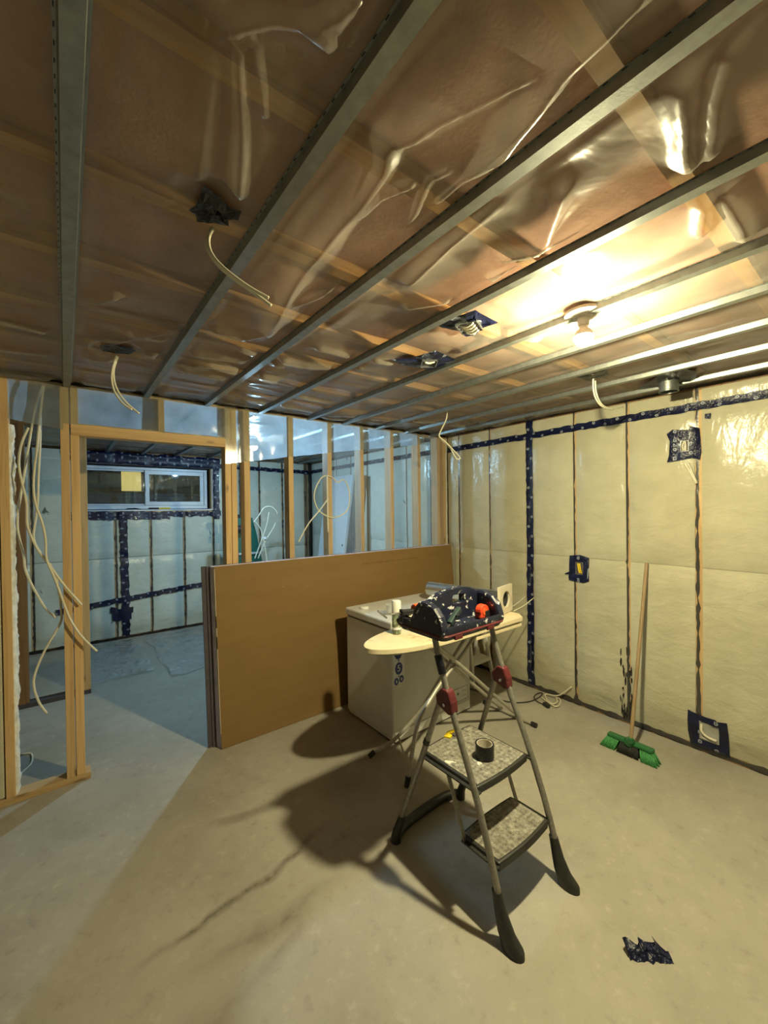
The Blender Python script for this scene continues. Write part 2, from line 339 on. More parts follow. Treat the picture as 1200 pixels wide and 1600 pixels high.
# ---------------------------------------------------------------- mesh helpers
class MB:
    """collects shapes in world coordinates, then links them as ONE mesh object"""
    def __init__(s): s.v = []; s.f = []; s.uv = {}
    def add(s, verts, faces):
        o = len(s.v); s.v += [tuple(x) for x in verts]; s.f += [tuple(i + o for i in f) for f in faces]; return s
    def box(s, x0, x1, y0, y1, z0, z1):
        v = [(x, y, z) for z in (z0, z1) for y in (y0, y1) for x in (x0, x1)]
        return s.add(v, [(0, 2, 3, 1), (4, 5, 7, 6), (0, 1, 5, 4), (2, 6, 7, 3), (0, 4, 6, 2), (1, 3, 7, 5)])
    def hexa(s, a, b):                       # a, b: two quads (lists of 4 points), joined
        return s.add(list(a) + list(b), [(3, 2, 1, 0), (4, 5, 6, 7), (0, 1, 5, 4), (1, 2, 6, 5), (2, 3, 7, 6), (3, 0, 4, 7)])
    def bar(s, p0, p1, w, h, up=(0, 0, 1)):
        p0, p1 = Vector(p0), Vector(p1); d = (p1 - p0).normalized(); up = Vector(up)
        if abs(d.dot(up)) > 0.97: up = Vector((0, 1, 0))
        a = d.cross(up).normalized() * (w / 2); b = a.cross(d).normalized() * (h / 2)
        q = lambda p: [p - a - b, p + a - b, p + a + b, p - a + b]
        return s.hexa(q(p0), q(p1))
    def tube(s, pts, r, seg=8, closed=False, smooth=0):
        pts = [Vector(p) for p in pts]
        for _ in range(smooth):
            q = [] if closed else [pts[0]]
            n = len(pts)
            for i in range(n if closed else n - 1):
                a, b = pts[i], pts[(i + 1) % n]; q += [a.lerp(b, 0.25), a.lerp(b, 0.75)]
            if not closed: q.append(pts[-1])
            pts = q
        n = len(pts); rr = r if isinstance(r, (list, tuple)) else None
        verts = []; up = None
        for i, p in enumerate(pts):
            if closed: d = pts[(i + 1) % n] - pts[i - 1]
            else: d = pts[min(i + 1, n - 1)] - pts[max(i - 1, 0)]
            d.normalize()
            if up is None:
                up = Vector((0, 0, 1)) if abs(d.z) < 0.9 else Vector((0, 1, 0))
            a = d.cross(up).normalized(); up = a.cross(d).normalized()
            if rr: k = i / max(1, n - 1) * (len(rr) - 1); j = min(int(k), len(rr) - 2) if len(rr) > 1 else 0; R = rr[j] + (rr[min(j + 1, len(rr) - 1)] - rr[j]) * (k - j)
            else: R = r
            for t in range(seg):
                an = 2 * math.pi * t / seg; verts.append(p + a * (R * math.cos(an)) + up * (R * math.sin(an)))
        f = []
        for i in range(n if closed else n - 1):
            for t in range(seg):
                A = i * seg + t; B = i * seg + (t + 1) % seg; i2 = (i + 1) % n
                f.append((A, B, i2 * seg + (t + 1) % seg, i2 * seg + t))
        if not closed:
            f.append(tuple(range(seg))[::-1]); f.append(tuple((n - 1) * seg + t for t in range(seg)))
        return s.add(verts, f)
    def lathe(s, c, prof, seg=24, axis='z', caps=True):
        """prof: list of (radius, height) revolved about an axis through c"""
        verts = []
        for r, h in prof:
            for t in range(seg):
                a = 2 * math.pi * t / seg; x, y = r * math.cos(a), r * math.sin(a)
                verts.append({'z': (c[0] + x, c[1] + y, c[2] + h), 'y': (c[0] + x, c[1] + h, c[2] + y), 'x': (c[0] + h, c[1] + x, c[2] + y)}[axis])
        f = []
        for i in range(len(prof) - 1):
            for t in range(seg):
                f.append((i * seg + t, i * seg + (t + 1) % seg, (i + 1) * seg + (t + 1) % seg, (i + 1) * seg + t))
        if caps:
            f.append(tuple(range(seg))[::-1]); f.append(tuple((len(prof) - 1) * seg + t for t in range(seg)))
        return s.add(verts, f)
    def prism(s, poly, off):
        """closed polygon (3-D points) extruded by the vector off"""
        n = len(poly); off = Vector(off)
        v = [Vector(p) for p in poly] + [Vector(p) + off for p in poly]
        f = [tuple(range(n))[::-1], tuple(range(n, 2 * n))] + [(i, (i + 1) % n, n + (i + 1) % n, n + i) for i in range(n)]
        return s.add(v, f)
    def grid(s, fn, nu, nv):
        v = [fn(i / nu, j / nv) for j in range(nv + 1) for i in range(nu + 1)]
        f = [(j * (nu + 1) + i, j * (nu + 1) + i + 1, (j + 1) * (nu + 1) + i + 1, (j + 1) * (nu + 1) + i) for j in range(nv) for i in range(nu)]
        return s.add(v, f)
    def build(s, name, mat, parent=None, smooth=False, bevel=0.0, kind=None, label=None, solid=0.0, fix=True):
        me = bpy.data.meshes.new(name)
        base = Vector((0, 0, 0))
        if parent is not None:
            p = parent
            while p is not None: base += p.location; p = p.parent
        v = [tuple(Vector(x) - base) for x in s.v]
        me.from_pydata(v, [], s.f)
        if fix and len(s.f) < 3000:
            bm = bmesh.new(); bm.from_mesh(me); bmesh.ops.recalc_face_normals(bm, faces=bm.faces); bm.to_mesh(me); bm.free()
        me.materials.append(MT[mat] if isinstance(mat, str) else mat)
        if smooth:
            me.polygons.foreach_set('use_smooth', [True] * len(me.polygons))
            if smooth == 'auto':
                me.set_sharp_from_angle(angle=math.radians(40))
        o = bpy.data.objects.new(name, me); C.objects.link(o)
        if parent is not None: o.parent = parent
        if bevel:
            m = o.modifiers.new('bevel', 'BEVEL'); m.width = bevel; m.segments = 2; m.limit_method = 'ANGLE'; m.angle_limit = math.radians(40)
        if solid:
            m = o.modifiers.new('thickness', 'SOLIDIFY'); m.thickness = solid; m.offset = 0
        if kind: o['kind'] = kind
        if label: o['label'] = label
        return o

def empty(name, loc=(0, 0, 0), label=None, cat=None, group=None, kind=None):
    o = bpy.data.objects.new(name, None); C.objects.link(o); o.location = loc; o.empty_display_size = 0.1
    if label: o['label'] = label
    if cat: o['category'] = cat
    if group: o['group'] = group
    if kind: o['kind'] = kind
    return o
def tag(o, label, cat, group=None):
    o['label'] = label; o['category'] = cat
    if group: o['group'] = group
    return o
def quad_mesh(name, pts, nu, nv, mat, parent):
    """a (nv+1)x(nu+1) numpy grid of points as one smooth mesh"""
    me = bpy.data.meshes.new(name)
    base = Vector((0, 0, 0)); p = parent
    while p is not None: base += p.location; p = p.parent
    P = np.asarray(pts, dtype=np.float64).reshape(-1, 3) - np.array(base)
    i = np.arange(nu)[None, :]; j = np.arange(nv)[:, None]; a = j * (nu + 1) + i
    F = np.stack([a, a + 1, a + nu + 2, a + nu + 1], -1).reshape(-1, 4)
    return me, P, F
def link_quads(name, P, F, mat, parent, smooth=True):
    me = bpy.data.meshes.new(name)
    me.vertices.add(len(P)); me.vertices.foreach_set('co', P.astype(np.float32).ravel())
    me.loops.add(F.size); me.loops.foreach_set('vertex_index', F.astype(np.int32).ravel())
    me.polygons.add(len(F)); me.polygons.foreach_set('loop_start', np.arange(0, F.size, 4, dtype=np.int32))
    if smooth: me.polygons.foreach_set('use_smooth', np.ones(len(F), dtype=bool))
    me.update(calc_edges=True); me.validate()
    me.materials.append(MT[mat])
    o = bpy.data.objects.new(name, me); C.objects.link(o); o.parent = parent
    return o
def vnoise(X, Y, seed=0, oct=3):
    """cheap smooth value noise on numpy arrays, about -1..1"""
    rng = np.random.RandomState(seed); out = np.zeros_like(X); amp = 1.0; tot = 0
    for o in range(oct):
        T = rng.rand(64, 64) * 2 - 1
        x = X * 2 ** o; y = Y * 2 ** o
        xi = np.floor(x).astype(int); yi = np.floor(y).astype(int); fx = x - xi; fy = y - yi
        fx = fx * fx * (3 - 2 * fx); fy = fy * fy * (3 - 2 * fy)
        g = lambda a, b: T[a % 64, b % 64]
        out += amp * ((g(xi, yi) * (1 - fx) + g(xi + 1, yi) * fx) * (1 - fy) + (g(xi, yi + 1) * (1 - fx) + g(xi + 1, yi + 1) * fx) * fy)
        tot += amp; amp *= 0.5
    return out / tot
def strip(p0, p1, w, nrm, name, mat, parent, wob=0.004, jag=0.004, n=None, seed=0, label=None):
    """a tape strip with UVs in metres: from p0 to p1, width w, lying on a plane with normal nrm"""
    p0, p1, nrm = Vector(p0), Vector(p1), Vector(nrm)
    d = p1 - p0; L = d.length; d.normalize(); a = nrm.cross(d).normalized()
    n = n or max(3, int(L / 0.05)); rnd = random.Random(seed)
    verts, uvs, f = [], [], []
    for i in range(n + 1):
        t = i / n
        o = rnd.uniform(-wob, wob)
        for k, vv in enumerate((0, 0.33, 0.67, 1.0)):
            e = rnd.uniform(-jag, jag) if k in (0, 3) else 0
            verts.append(p0 + d * (L * t) + a * (w * (vv - 0.5) + o + e) + nrm * rnd.uniform(0.0, 0.003 if k in (1, 2) else 0.001))
            uvs.append((L * t + seed * 0.013, vv))
    for i in range(n):
        for k in range(3): f.append((i * 4 + k, i * 4 + k + 1, (i + 1) * 4 + k + 1, (i + 1) * 4 + k))
    m = MB(); m.add(verts, f)
    o = m.build(name, mat, parent, smooth=True, label=label, fix=False)
    uvl = o.data.uv_layers.new(name='UVMap')
    for lp in o.data.loops: uvl.data[lp.index].uv = uvs[lp.vertex_index]
    return o
def patch(poly, nrm, name, mat, parent, amp=0.005, rings=4, seed=0, scale=1.0, label=None):
    """a crumpled sheet filling a polygon"""
    rnd = random.Random(seed); nrm = Vector(nrm); P = [Vector(p) for p in poly]
    Q = []
    for i, p in enumerate(P):
        q = P[(i + 1) % len(P)]; Q += [p, p.lerp(q, 0.5)]
    c = sum(P, Vector()) / len(P); n = len(Q); verts = []; f = []
    for r in range(rings):
        t = 1 - r / rings
        for q in Q: verts.append(c + (q - c) * t + nrm * (rnd.uniform(0, amp) if r else amp * 0.2) + Vector((0, 0, 0)))
    verts.append(c + nrm * amp)
    for r in range(rings - 1):
        for i in range(n): f.append((r * n + i, r * n + (i + 1) % n, (r + 1) * n + (i + 1) % n, (r + 1) * n + i))
    for i in range(n): f.append(((rings - 1) * n + i, (rings - 1) * n + (i + 1) % n, rings * n))
    m = MB(); m.add(verts, f)
    o = m.build(name, mat, parent, smooth=False, label=label)
    uvl = o.data.uv_layers.new(name='UVMap')
    ax = [k for k in range(3) if abs(nrm[k]) < 0.5]
    for lp in o.data.loops:
        co = o.data.vertices[lp.vertex_index].co; uvl.data[lp.index].uv = (co[ax[0]] * 1.0, (co[ax[1]] / 0.06) % 1.0)
    return o
# ---------------------------------------------------------------- measured outlines and cable runs (metres)
D_folds = [[(0.181, 0.59), (0.199, 0.675), (0.222, 0.832), (0.255, 1.05)], [(0.231, 0.661), (0.285, 0.8), (0.333, 0.967), (0.36, 1.067)], [(0.253, 0.645), (0.283, 0.696), (0.304, 0.737)], [(0.637, 0.367), (0.61, 0.422), (0.589, 0.476), (0.561, 0.544), (0.547, 0.601), (0.523, 0.64), (0.552, 0.689), (0.57, 0.812), (0.567, 0.926), (0.576, 1.088), (0.598, 1.242), (0.644, 1.481), (0.679, 1.629)], [(0.648, 0.24), (0.655, 0.283), (0.658, 0.346), (0.681, 0.406), (0.697, 0.47), (0.727, 0.537), (0.749, 0.616), (0.746, 0.684)], [(0.771, 0.155), (0.778, 0.22), (0.781, 0.276), (0.795, 0.333), (0.797, 0.394), (0.792, 0.458), (0.773, 0.522), (0.765, 0.592)], [(0.677, 0.619), (0.659, 0.661), (0.687, 0.723), (0.728, 0.804)], [(0.414, 0.557), (0.303, 0.562), (0.348, 0.489)], [(0.205, 0.648), (0.254, 0.59), (0.335, 0.538), (0.382, 0.472)], [(0.869, 0.241), (0.952, 0.259), (1.057, 0.286), (1.155, 0.297)], [(0.863, 0.166), (0.955, 0.211), (1.099, 0.254)], [(1.226, 0.29), (1.297, 0.316), (1.382, 0.342)], [(1.257, 0.267), (1.441, 0.266), (1.621, 0.285)], [(0.076, 2.277), (0.305, 1.943), (0.472, 1.709)], [(0.063, 1.794), (0.148, 1.677)], [(0.131, 2.431), (0.385, 2.125), (0.655, 2.049), (0.895, 1.985)], [(0.489, 1.769), (0.623, 1.773), (0.691, 1.658)], [(0.377, 2.42), (0.591, 2.149), (0.951, 2.199)], [(0.664, 1.893), (0.974, 1.927), (1.243, 1.792)], [(0.22, 2.006), (0.466, 1.992)], [(0.951, 1.683), (1.164, 1.677), (1.378, 1.634)], [(-0.187, 2.162), (-0.013, 2.177)], [(-0.222, 2.541), (-0.004, 2.478)], [(0.634, 1.398), (0.711, 1.231), (0.749, 1.129)], [(0.594, 0.847), (0.595, 0.768), (0.631, 0.694)], [(0.853, 0.652), (0.867, 0.797), (0.91, 1.009)], [(0.948, 0.501), (1.027, 0.578), (1.087, 0.632)], [(1.102, 0.819), (1.14, 0.705), (1.204, 0.598)], [(1.049, 0.733), (1.113, 0.647), (1.114, 0.544)], [(1.528, 1.412), (1.553, 1.195), (1.681, 1.012)], [(1.025, 1.137), (1.106, 1.019), (1.218, 0.935)]]
D_patch1 = [(0.265, 1.001, 2.345), (0.307, 1.013, 2.345), (0.336, 1.034, 2.345), (0.363, 1.03, 2.345), (0.366, 1.068, 2.345), (0.342, 1.074, 2.345), (0.355, 1.104, 2.345), (0.32, 1.115, 2.345), (0.283, 1.137, 2.345), (0.275, 1.114, 2.345), (0.256, 1.105, 2.345), (0.266, 1.076, 2.345)]
D_patch2 = [(0.134, 2.246, 2.345), (0.178, 2.196, 2.345), (0.252, 2.197, 2.345), (0.273, 2.22, 2.345), (0.262, 2.287, 2.345), (0.213, 2.313, 2.345), (0.15, 2.319, 2.345)]
D_patch3 = [(1.205, 1.175, 2.345), (1.218, 1.083, 2.345), (1.235, 0.999, 2.345), (1.269, 1.005, 2.345), (1.396, 1.013, 2.345), (1.386, 1.078, 2.345), (1.411, 1.146, 2.345), (1.395, 1.182, 2.345), (1.323, 1.163, 2.345), (1.244, 1.183, 2.345)]
D_patch4 = [(1.291, 1.59, 2.345), (1.368, 1.513, 2.345), (1.378, 1.463, 2.345), (1.395, 1.37, 2.345), (1.487, 1.383, 2.345), (1.562, 1.392, 2.345), (1.585, 1.466, 2.345), (1.572, 1.585, 2.345), (1.499, 1.588, 2.345), (1.408, 1.618, 2.345)]
D_patch5 = [(2.368, 1.187, 2.345), (2.37, 1.128, 2.345), (2.322, 1.094, 2.345), (2.377, 1.015, 2.345), (2.48, 1.049, 2.345), (2.505, 1.117, 2.345), (2.515, 1.171, 2.345)]
D_patch6 = [(2.903, 1.056, 2.345), (2.775, 0.923, 2.345), (2.66, 0.837, 2.345), (2.673, 0.75, 2.345), (2.825, 0.717, 2.345), (2.986, 0.771, 2.345), (3.027, 0.867, 2.345), (2.99, 0.959, 2.345)]
D_cable1a = [(0.321, 1.13, 2.349), (0.304, 1.12, 2.311), (0.307, 1.11, 2.269), (0.331, 1.1, 2.238), (0.394, 1.09, 2.203), (0.452, 1.08, 2.184)]
D_cable1b = [(0.318, 1.13, 2.347), (0.3, 1.125, 2.302), (0.311, 1.115, 2.262), (0.34, 1.105, 2.23), (0.406, 1.1, 2.202), (0.463, 1.09, 2.17)]
D_cable2a = [(0.212, 2.34, 2.35), (0.19, 2.33, 2.272), (0.197, 2.31, 2.192), (0.232, 2.28, 2.121), (0.285, 2.25, 2.068)]
D_cable2b = [(0.206, 2.33, 2.346), (0.181, 2.32, 2.255), (0.188, 2.3, 2.173), (0.218, 2.27, 2.111), (0.256, 2.25, 2.082)]
D_cable5a = [(2.515, 1.14, 2.353), (2.522, 1.14, 2.273), (2.596, 1.14, 2.211), (2.729, 1.14, 2.21), (2.901, 1.14, 2.247)]
D_cable5b = [(2.468, 1.13, 2.341), (2.467, 1.13, 2.27), (2.523, 1.13, 2.214), (2.616, 1.13, 2.196), (2.732, 1.13, 2.205)]
D_cable6a = [(2.394, 2.226, 2.36), (2.385, 2.226, 2.298), (2.312, 2.226, 2.194), (2.29, 2.226, 2.152), (2.361, 2.226, 2.124), (2.448, 2.226, 2.066), (2.524, 2.226, 2.02), (2.539, 2.226, 1.995)]
D_cable6b = [(2.311, 2.24, 2.157), (2.339, 2.24, 2.129), (2.427, 2.24, 2.091), (2.471, 2.24, 2.038), (2.495, 2.235, 1.998), (2.52, 2.23, 1.989), (2.539, 2.226, 2.0)]
D_hang_a = [(-0.089, 3.0, 2.356), (-0.121, 3.0, 2.232), (-0.143, 3.0, 2.086), (-0.161, 3.0, 1.96), (-0.176, 3.0, 1.835), (-0.191, 3.0, 1.729), (-0.209, 3.0, 1.606), (-0.213, 3.0, 1.518), (-0.201, 3.0, 1.43), (-0.186, 3.0, 1.358), (-0.185, 3.0, 1.277), (-0.146, 3.0, 1.158), (-0.099, 3.0, 1.042), (-0.054, 3.0, 0.984)]
D_hang_b = [(-0.156, 3.0, 2.085), (-0.189, 2.996, 1.993), (-0.199, 2.992, 1.869), (-0.184, 2.988, 1.764), (-0.165, 2.984, 1.658), (-0.169, 2.98, 1.535), (-0.151, 2.976, 1.471), (-0.125, 2.972, 1.391), (-0.08, 2.968, 1.316), (-0.033, 2.964, 1.221), (0.0, 2.96, 1.162), (0.069, 2.956, 1.053)]
D_hang_c = [(-0.084, 3.0, 2.35), (-0.1, 2.996, 2.199), (-0.11, 2.992, 2.089), (-0.12, 2.988, 1.962), (-0.132, 2.984, 1.836), (-0.137, 2.98, 1.711), (-0.124, 2.976, 1.622), (-0.101, 2.972, 1.551), (-0.086, 2.968, 1.442), (-0.09, 2.964, 1.335), (-0.055, 2.96, 1.242), (-0.013, 2.956, 1.073), (0.02, 2.952, 0.958), (0.072, 2.948, 0.856), (0.138, 2.944, 0.767)]
D_hang_d = [(-0.104, 3.036, 2.188), (-0.107, 3.036, 2.006), (-0.118, 3.036, 1.823), (-0.124, 3.036, 1.641), (-0.136, 3.036, 1.55), (-0.149, 3.036, 1.45), (-0.122, 3.036, 1.379), (-0.095, 3.036, 1.318), (-0.067, 3.036, 1.29)]
D_hang_e = [(-0.045, 3.048, 1.23), (-0.023, 3.048, 1.009), (-0.029, 3.048, 0.947), (-0.104, 3.048, 0.813), (-0.153, 3.048, 0.678), (-0.157, 3.048, 0.606), (-0.136, 3.048, 0.519), (-0.123, 3.048, 0.486), (-0.101, 3.048, 0.442)]
D_floorloop = [(-0.267, 3.175, 0.012), (-0.239, 3.253, 0.012), (-0.2, 3.319, 0.012), (-0.203, 3.445, 0.012), (-0.221, 3.485, 0.012), (-0.271, 3.5, 0.012), (-0.299, 3.506, 0.012)]
D_wbox1 = [(3.212, 0.983, 2.074), (3.212, 0.95, 2.099), (3.212, 0.858, 2.084), (3.212, 0.854, 2.109), (3.212, 0.807, 2.089), (3.212, 0.798, 1.94), (3.212, 0.805, 1.887), (3.212, 0.845, 1.9), (3.212, 0.915, 1.89), (3.212, 0.981, 1.884), (3.212, 0.969, 1.93), (3.212, 0.965, 2.024)]
D_wbox1o = [(3.208, 0.906, 2.016), (3.208, 0.864, 2.018), (3.208, 0.861, 1.955), (3.208, 0.899, 1.947)]
D_wbox2 = [(3.212, 1.669, 1.199), (3.212, 1.581, 1.211), (3.212, 1.511, 1.192), (3.212, 1.507, 1.013), (3.212, 1.552, 0.992), (3.212, 1.671, 1.001), (3.212, 1.676, 1.037), (3.212, 1.708, 1.049), (3.212, 1.67, 1.069)]
D_wbox2o = [(3.208, 1.615, 1.147), (3.208, 1.559, 1.153), (3.208, 1.555, 1.062), (3.208, 1.611, 1.056)]
D_wbox3 = [(3.212, 0.871, 0.262), (3.212, 0.819, 0.24), (3.212, 0.727, 0.248), (3.212, 0.721, 0.238), (3.212, 0.671, 0.251), (3.212, 0.665, 0.174), (3.212, 0.665, 0.026), (3.212, 0.754, 0.029), (3.212, 0.865, 0.024), (3.212, 0.875, 0.117)]
D_wbox3o = [(3.208, 0.812, 0.182), (3.208, 0.768, 0.204), (3.208, 0.717, 0.197), (3.208, 0.711, 0.099), (3.208, 0.812, 0.095)]
D_wsq = [(3.212, 0.777, 2.173), (3.212, 0.744, 2.171), (3.212, 0.748, 2.135), (3.212, 0.777, 2.145)]
D_cordblack = [(2.787, 2.306, 0.008), (2.805, 2.196, 0.008), (2.804, 2.003, 0.008), (2.914, 1.898, 0.008), (3.035, 1.869, 0.008), (3.19, 1.892, 0.008), (3.167, 1.926, 0.008), (3.066, 1.918, 0.008), (3.005, 1.851, 0.008), (3.003, 1.782, 0.008)]
D_cordwhite = [(3.098, 1.861, 0.008), (3.056, 1.78, 0.008), (3.017, 1.703, 0.008), (3.067, 1.688, 0.008), (3.181, 1.734, 0.008), (3.225, 1.786, 0.008), (3.187, 1.787, 0.008), (3.119, 1.728, 0.008), (3.038, 1.726, 0.008), (3.089, 1.81, 0.008), (3.179, 1.885, 0.008), (3.234, 1.871, 0.008), (3.289, 1.809, 0.008), (3.15, 1.678, 0.12), (3.21, 1.656, 0.137)]
D_gun = [(1.1, 1.46, 1.141), (1.147, 1.46, 1.098), (1.125, 1.46, 1.119), (1.244, 1.46, 1.108), (1.292, 1.46, 1.1), (1.342, 1.46, 1.098)]
D_knife = [(1.311, 1.26, 1.101), (1.439, 1.26, 1.129)]
D_loop = [(1.855, 3.125, 1.817), (1.798, 3.125, 1.878), (1.716, 3.125, 1.886), (1.66, 3.125, 1.823), (1.622, 3.125, 1.73), (1.627, 3.125, 1.659), (1.662, 3.125, 1.588), (1.73, 3.125, 1.543), (1.805, 3.125, 1.524), (1.897, 3.125, 1.545), (1.958, 3.125, 1.595), (1.98, 3.125, 1.688), (1.961, 3.125, 1.803), (1.909, 3.125, 1.87)]
D_loop2 = [(1.772, 3.14, 1.687), (1.689, 3.14, 1.588), (1.578, 3.14, 1.481), (1.494, 3.14, 1.339)]
D_loop3 = [(1.807, 3.14, 1.885), (1.793, 3.14, 1.8), (1.796, 3.14, 1.631), (1.786, 3.14, 1.406), (1.775, 3.14, 1.126)]
D_fc1 = [(1.914, 5.2, 0.977), (1.985, 5.2, 1.155), (2.084, 5.2, 1.403), (2.113, 5.2, 1.572)]
D_fc2 = [(1.956, 5.2, 0.974), (2.054, 5.2, 1.193), (2.172, 5.2, 1.357), (2.2, 5.2, 1.425)]
D_fc3 = [(2.076, 5.2, 0.913), (2.053, 5.2, 1.109), (2.021, 5.2, 1.254), (1.997, 5.2, 1.364), (1.938, 5.2, 1.433), (1.905, 5.2, 1.459)]
D_fc4 = [(1.905, 5.2, 1.442), (1.974, 5.2, 1.524), (2.044, 5.2, 1.64), (2.132, 5.2, 1.648), (2.202, 5.2, 1.605), (2.229, 5.2, 1.544)]
D_fsheet = [(0.178, 4.641, 0.01), (0.469, 4.509, 0.01), (0.508, 4.402, 0.01), (0.663, 4.384, 0.01), (0.671, 4.616, 0.01), (0.844, 4.877, 0.01), (0.738, 4.284, 0.01), (0.997, 4.183, 0.01), (1.384, 5.771, 0.01), (0.883, 6.018, 0.01), (0.606, 6.08, 0.01), (0.264, 5.898, 0.01), (0.223, 5.055, 0.01)]
# ================================================================ SETTING
XR, YP, YF, H = 3.224, 3.022, 6.07, 2.373
XL, YN = -1.6, -1.9
fl = MB().box(XL - .2, 3.6, YN - .2, 7.2, -.12, 0).build('floor', 'floor'); fl['kind'] = 'structure'

# ---------------------------------------------------------------- right wall (runs through both rooms)
wall_right = empty('wall_right', (XR, 0, 0), kind='structure')
MB().box(3.34, 3.50, YN - .1, 6.5, 0, 2.6).build('foundation', 'concrete', wall_right)
ST_MAIN = [2.835, 2.45, 2.02, 1.625, 1.235, .815, .40, -.02, -.43, -.84, -1.25, -1.66]
ST_FAR = [3.25, 3.66, 4.065, 4.46, 4.86, 5.26, 5.66, 6.04]
ST = sorted(ST_MAIN + ST_FAR + [YN, 2.995])
SEAM = 1.19
def bay_bulge(t, z, seed):
    """how far a batt swells out of its bay; t = 0..1 across"""
    p = max(0.0, 1 - abs(2 * t - 1) ** 5)
    sm = SEAM if seed < 15 else 1.023
    zc = 1 - 0.75 * math.exp(-((z - sm) / 0.045) ** 2)
    ze = min(1, max(0, z - 0.03) / 0.15) * (1 - 0.8 * math.exp(-((z - 2.24) / 0.05) ** 2)) * min(1, max(0.0, 2.36 - z) / 0.05)
    low = 1 + 0.7 * math.exp(-((z - 0.25) / 0.22) ** 2)
    nz = noise.noise(Vector((t * 2.2 + seed * 7.3, z * 2.6, seed * 1.7)))
    nz2 = noise.noise(Vector((t * 5 + z * 6 + seed, z * 9 - t * 7, seed * 3.1))) * (1.6 if z < 0.8 else 0.5)
    return max(0.0, p ** .8 * ze * zc * ((0.021 if seed < 15 else .030) * low + 0.010 * nz + 0.005 * nz2))
def wall_bulge(y, z):
    for a, b in zip(ST[:-1], ST[1:]):
        if a <= y <= b: return bay_bulge((y - a) / (b - a), z, a)
    return 0.0
def wx(y, z, off=0.0): return XR - 0.006 - wall_bulge(y, z) - off
for y in ST:
    MB().box(3.222, 3.31, y - .02, y + .02, .038, 2.335).build('stud', 'stud_z', wall_right)
MB().box(3.222, 3.31, YN, YF, 0, .038).build('bottom_plate', 'stud_dark', wall_right)
MB().box(3.222, 3.31, YN, YF, 2.335, 2.373).build('top_plate', 'stud_dark', wall_right)
for a, b in zip(ST[:-1], ST[1:]):
    if b - a < .08: continue
    for z0, z1 in ((.036, SEAM - .001), (SEAM + .001, 2.338)):
        m = MB(); y0, y1 = a + (.019 if abs(a - .815) < .01 else .011), b - (.019 if abs(b - .815) < .01 else .015)
        nu, nv = 8, 20
        m.grid(lambda u, v: (3.2235 - bay_bulge((y0 + (y1 - y0) * u - a) / (b - a), z0 + (z1 - z0) * v, a), y0 + (y1 - y0) * u, z0 + (z1 - z0) * v), nu, nv)
        m.box(3.227, 3.33, y0, y1, z0, z1)
        m.build('insulation_batt', 'batt' if b < 3.03 else 'batt_far', wall_right, smooth='auto', fix=False)
def bead(pts, nrm, wfun, name, parent, seed=0, thick=.0015):
    """a squeezed flat bead of black sealant following pts"""
    rnd = random.Random(seed); nrm = Vector(nrm); verts, f = [], []
    P = [Vector(p) for p in pts]; n = len(P)
    for i, p in enumerate(P):
        d = (P[min(i + 1, n - 1)] - P[max(i - 1, 0)]).normalized(); a = nrm.cross(d).normalized()
        w = wfun(i / (n - 1), rnd); o = rnd.uniform(-.003, .003)
        verts += [p + a * (o - w), p + a * o + nrm * thick, p + a * (o + w)]
    for i in range(n - 1):
        for k in range(2): f.append((i * 3 + k, i * 3 + k + 1, (i + 1) * 3 + k + 1, (i + 1) * 3 + k))
    m = MB().add(verts, f)
    return m.build(name, 'sealant', parent, smooth=True, fix=False)
for i, y in enumerate(ST):
    if y == YN or abs(y - 2.02) < .01: continue
    heavy = {1.235: 1, .815: .8, 1.625: .6}.get(round(y, 3), .35)
    nz_ = 70
    pts = [(3.2213, y + .008 + .004 * noise.noise(Vector((y * 5, k * .16, 1))), .03 + 2.33 * k / nz_) for k in range(nz_ + 1)]
    def wf(t, r, hv=heavy):
        z = .03 + 2.33 * t
        base = .0045 + .0035 * hv + r.random() * .003
        if z < .55: base += hv * .012 * r.random() * (1 - z / .55) * 1.5
        if z < 1.25 and r.random() < .18 * hv: base += .006
        if r.random() < .05: base *= .35
        return base
    bead(pts, (-1, 0, 0), wf, 'sealant_bead', wall_right, i)
for ya, yb, zz in ((YN, 3.0, .022), (3.1, 6.05, .022)):
    pts = [(3.2200, ya + (yb - ya) * k / 120, zz) for k in range(121)]
    bead(pts, (-1, 0, 0), lambda t, r: .009 + .020 * r.random() ** 2, 'sealant_bead', wall_right, 77)
pts = [(3.2185, YN + (3.0 - YN) * k / 120, 2.362) for k in range(121)]
bead(pts, (-1, 0, 0), lambda t, r: .007 + .006 * r.random(), 'sealant_bead', wall_right, 78)
pts = [(3.2185, 3.1 + 2.95 * k / 80, 2.362) for k in range(81)]
bead(pts, (-1, 0, 0), lambda t, r: .007 + .006 * r.random(), 'sealant_bead', wall_right, 79)
# black mastic smeared low on the wall beside the broom
rnd = random.Random(5)
for k in range(60):
    y = 1.235 + rnd.uniform(-.035, .05); z = .06 + rnd.random() ** 2.2 * .50; h = rnd.uniform(.012, .05); w = rnd.uniform(.003, .008)
    P = [(wx(y, z) - .001, y + w * math.cos(a) * rnd.uniform(.5, 1.2), z + h * math.sin(a) * rnd.uniform(.6, 1.1)) for a in [j * math.pi / 4 for j in range(8)]]
    MB().prism(P, (-.001, 0, 0)).build('sealant_smear', 'sealant', wall_right)
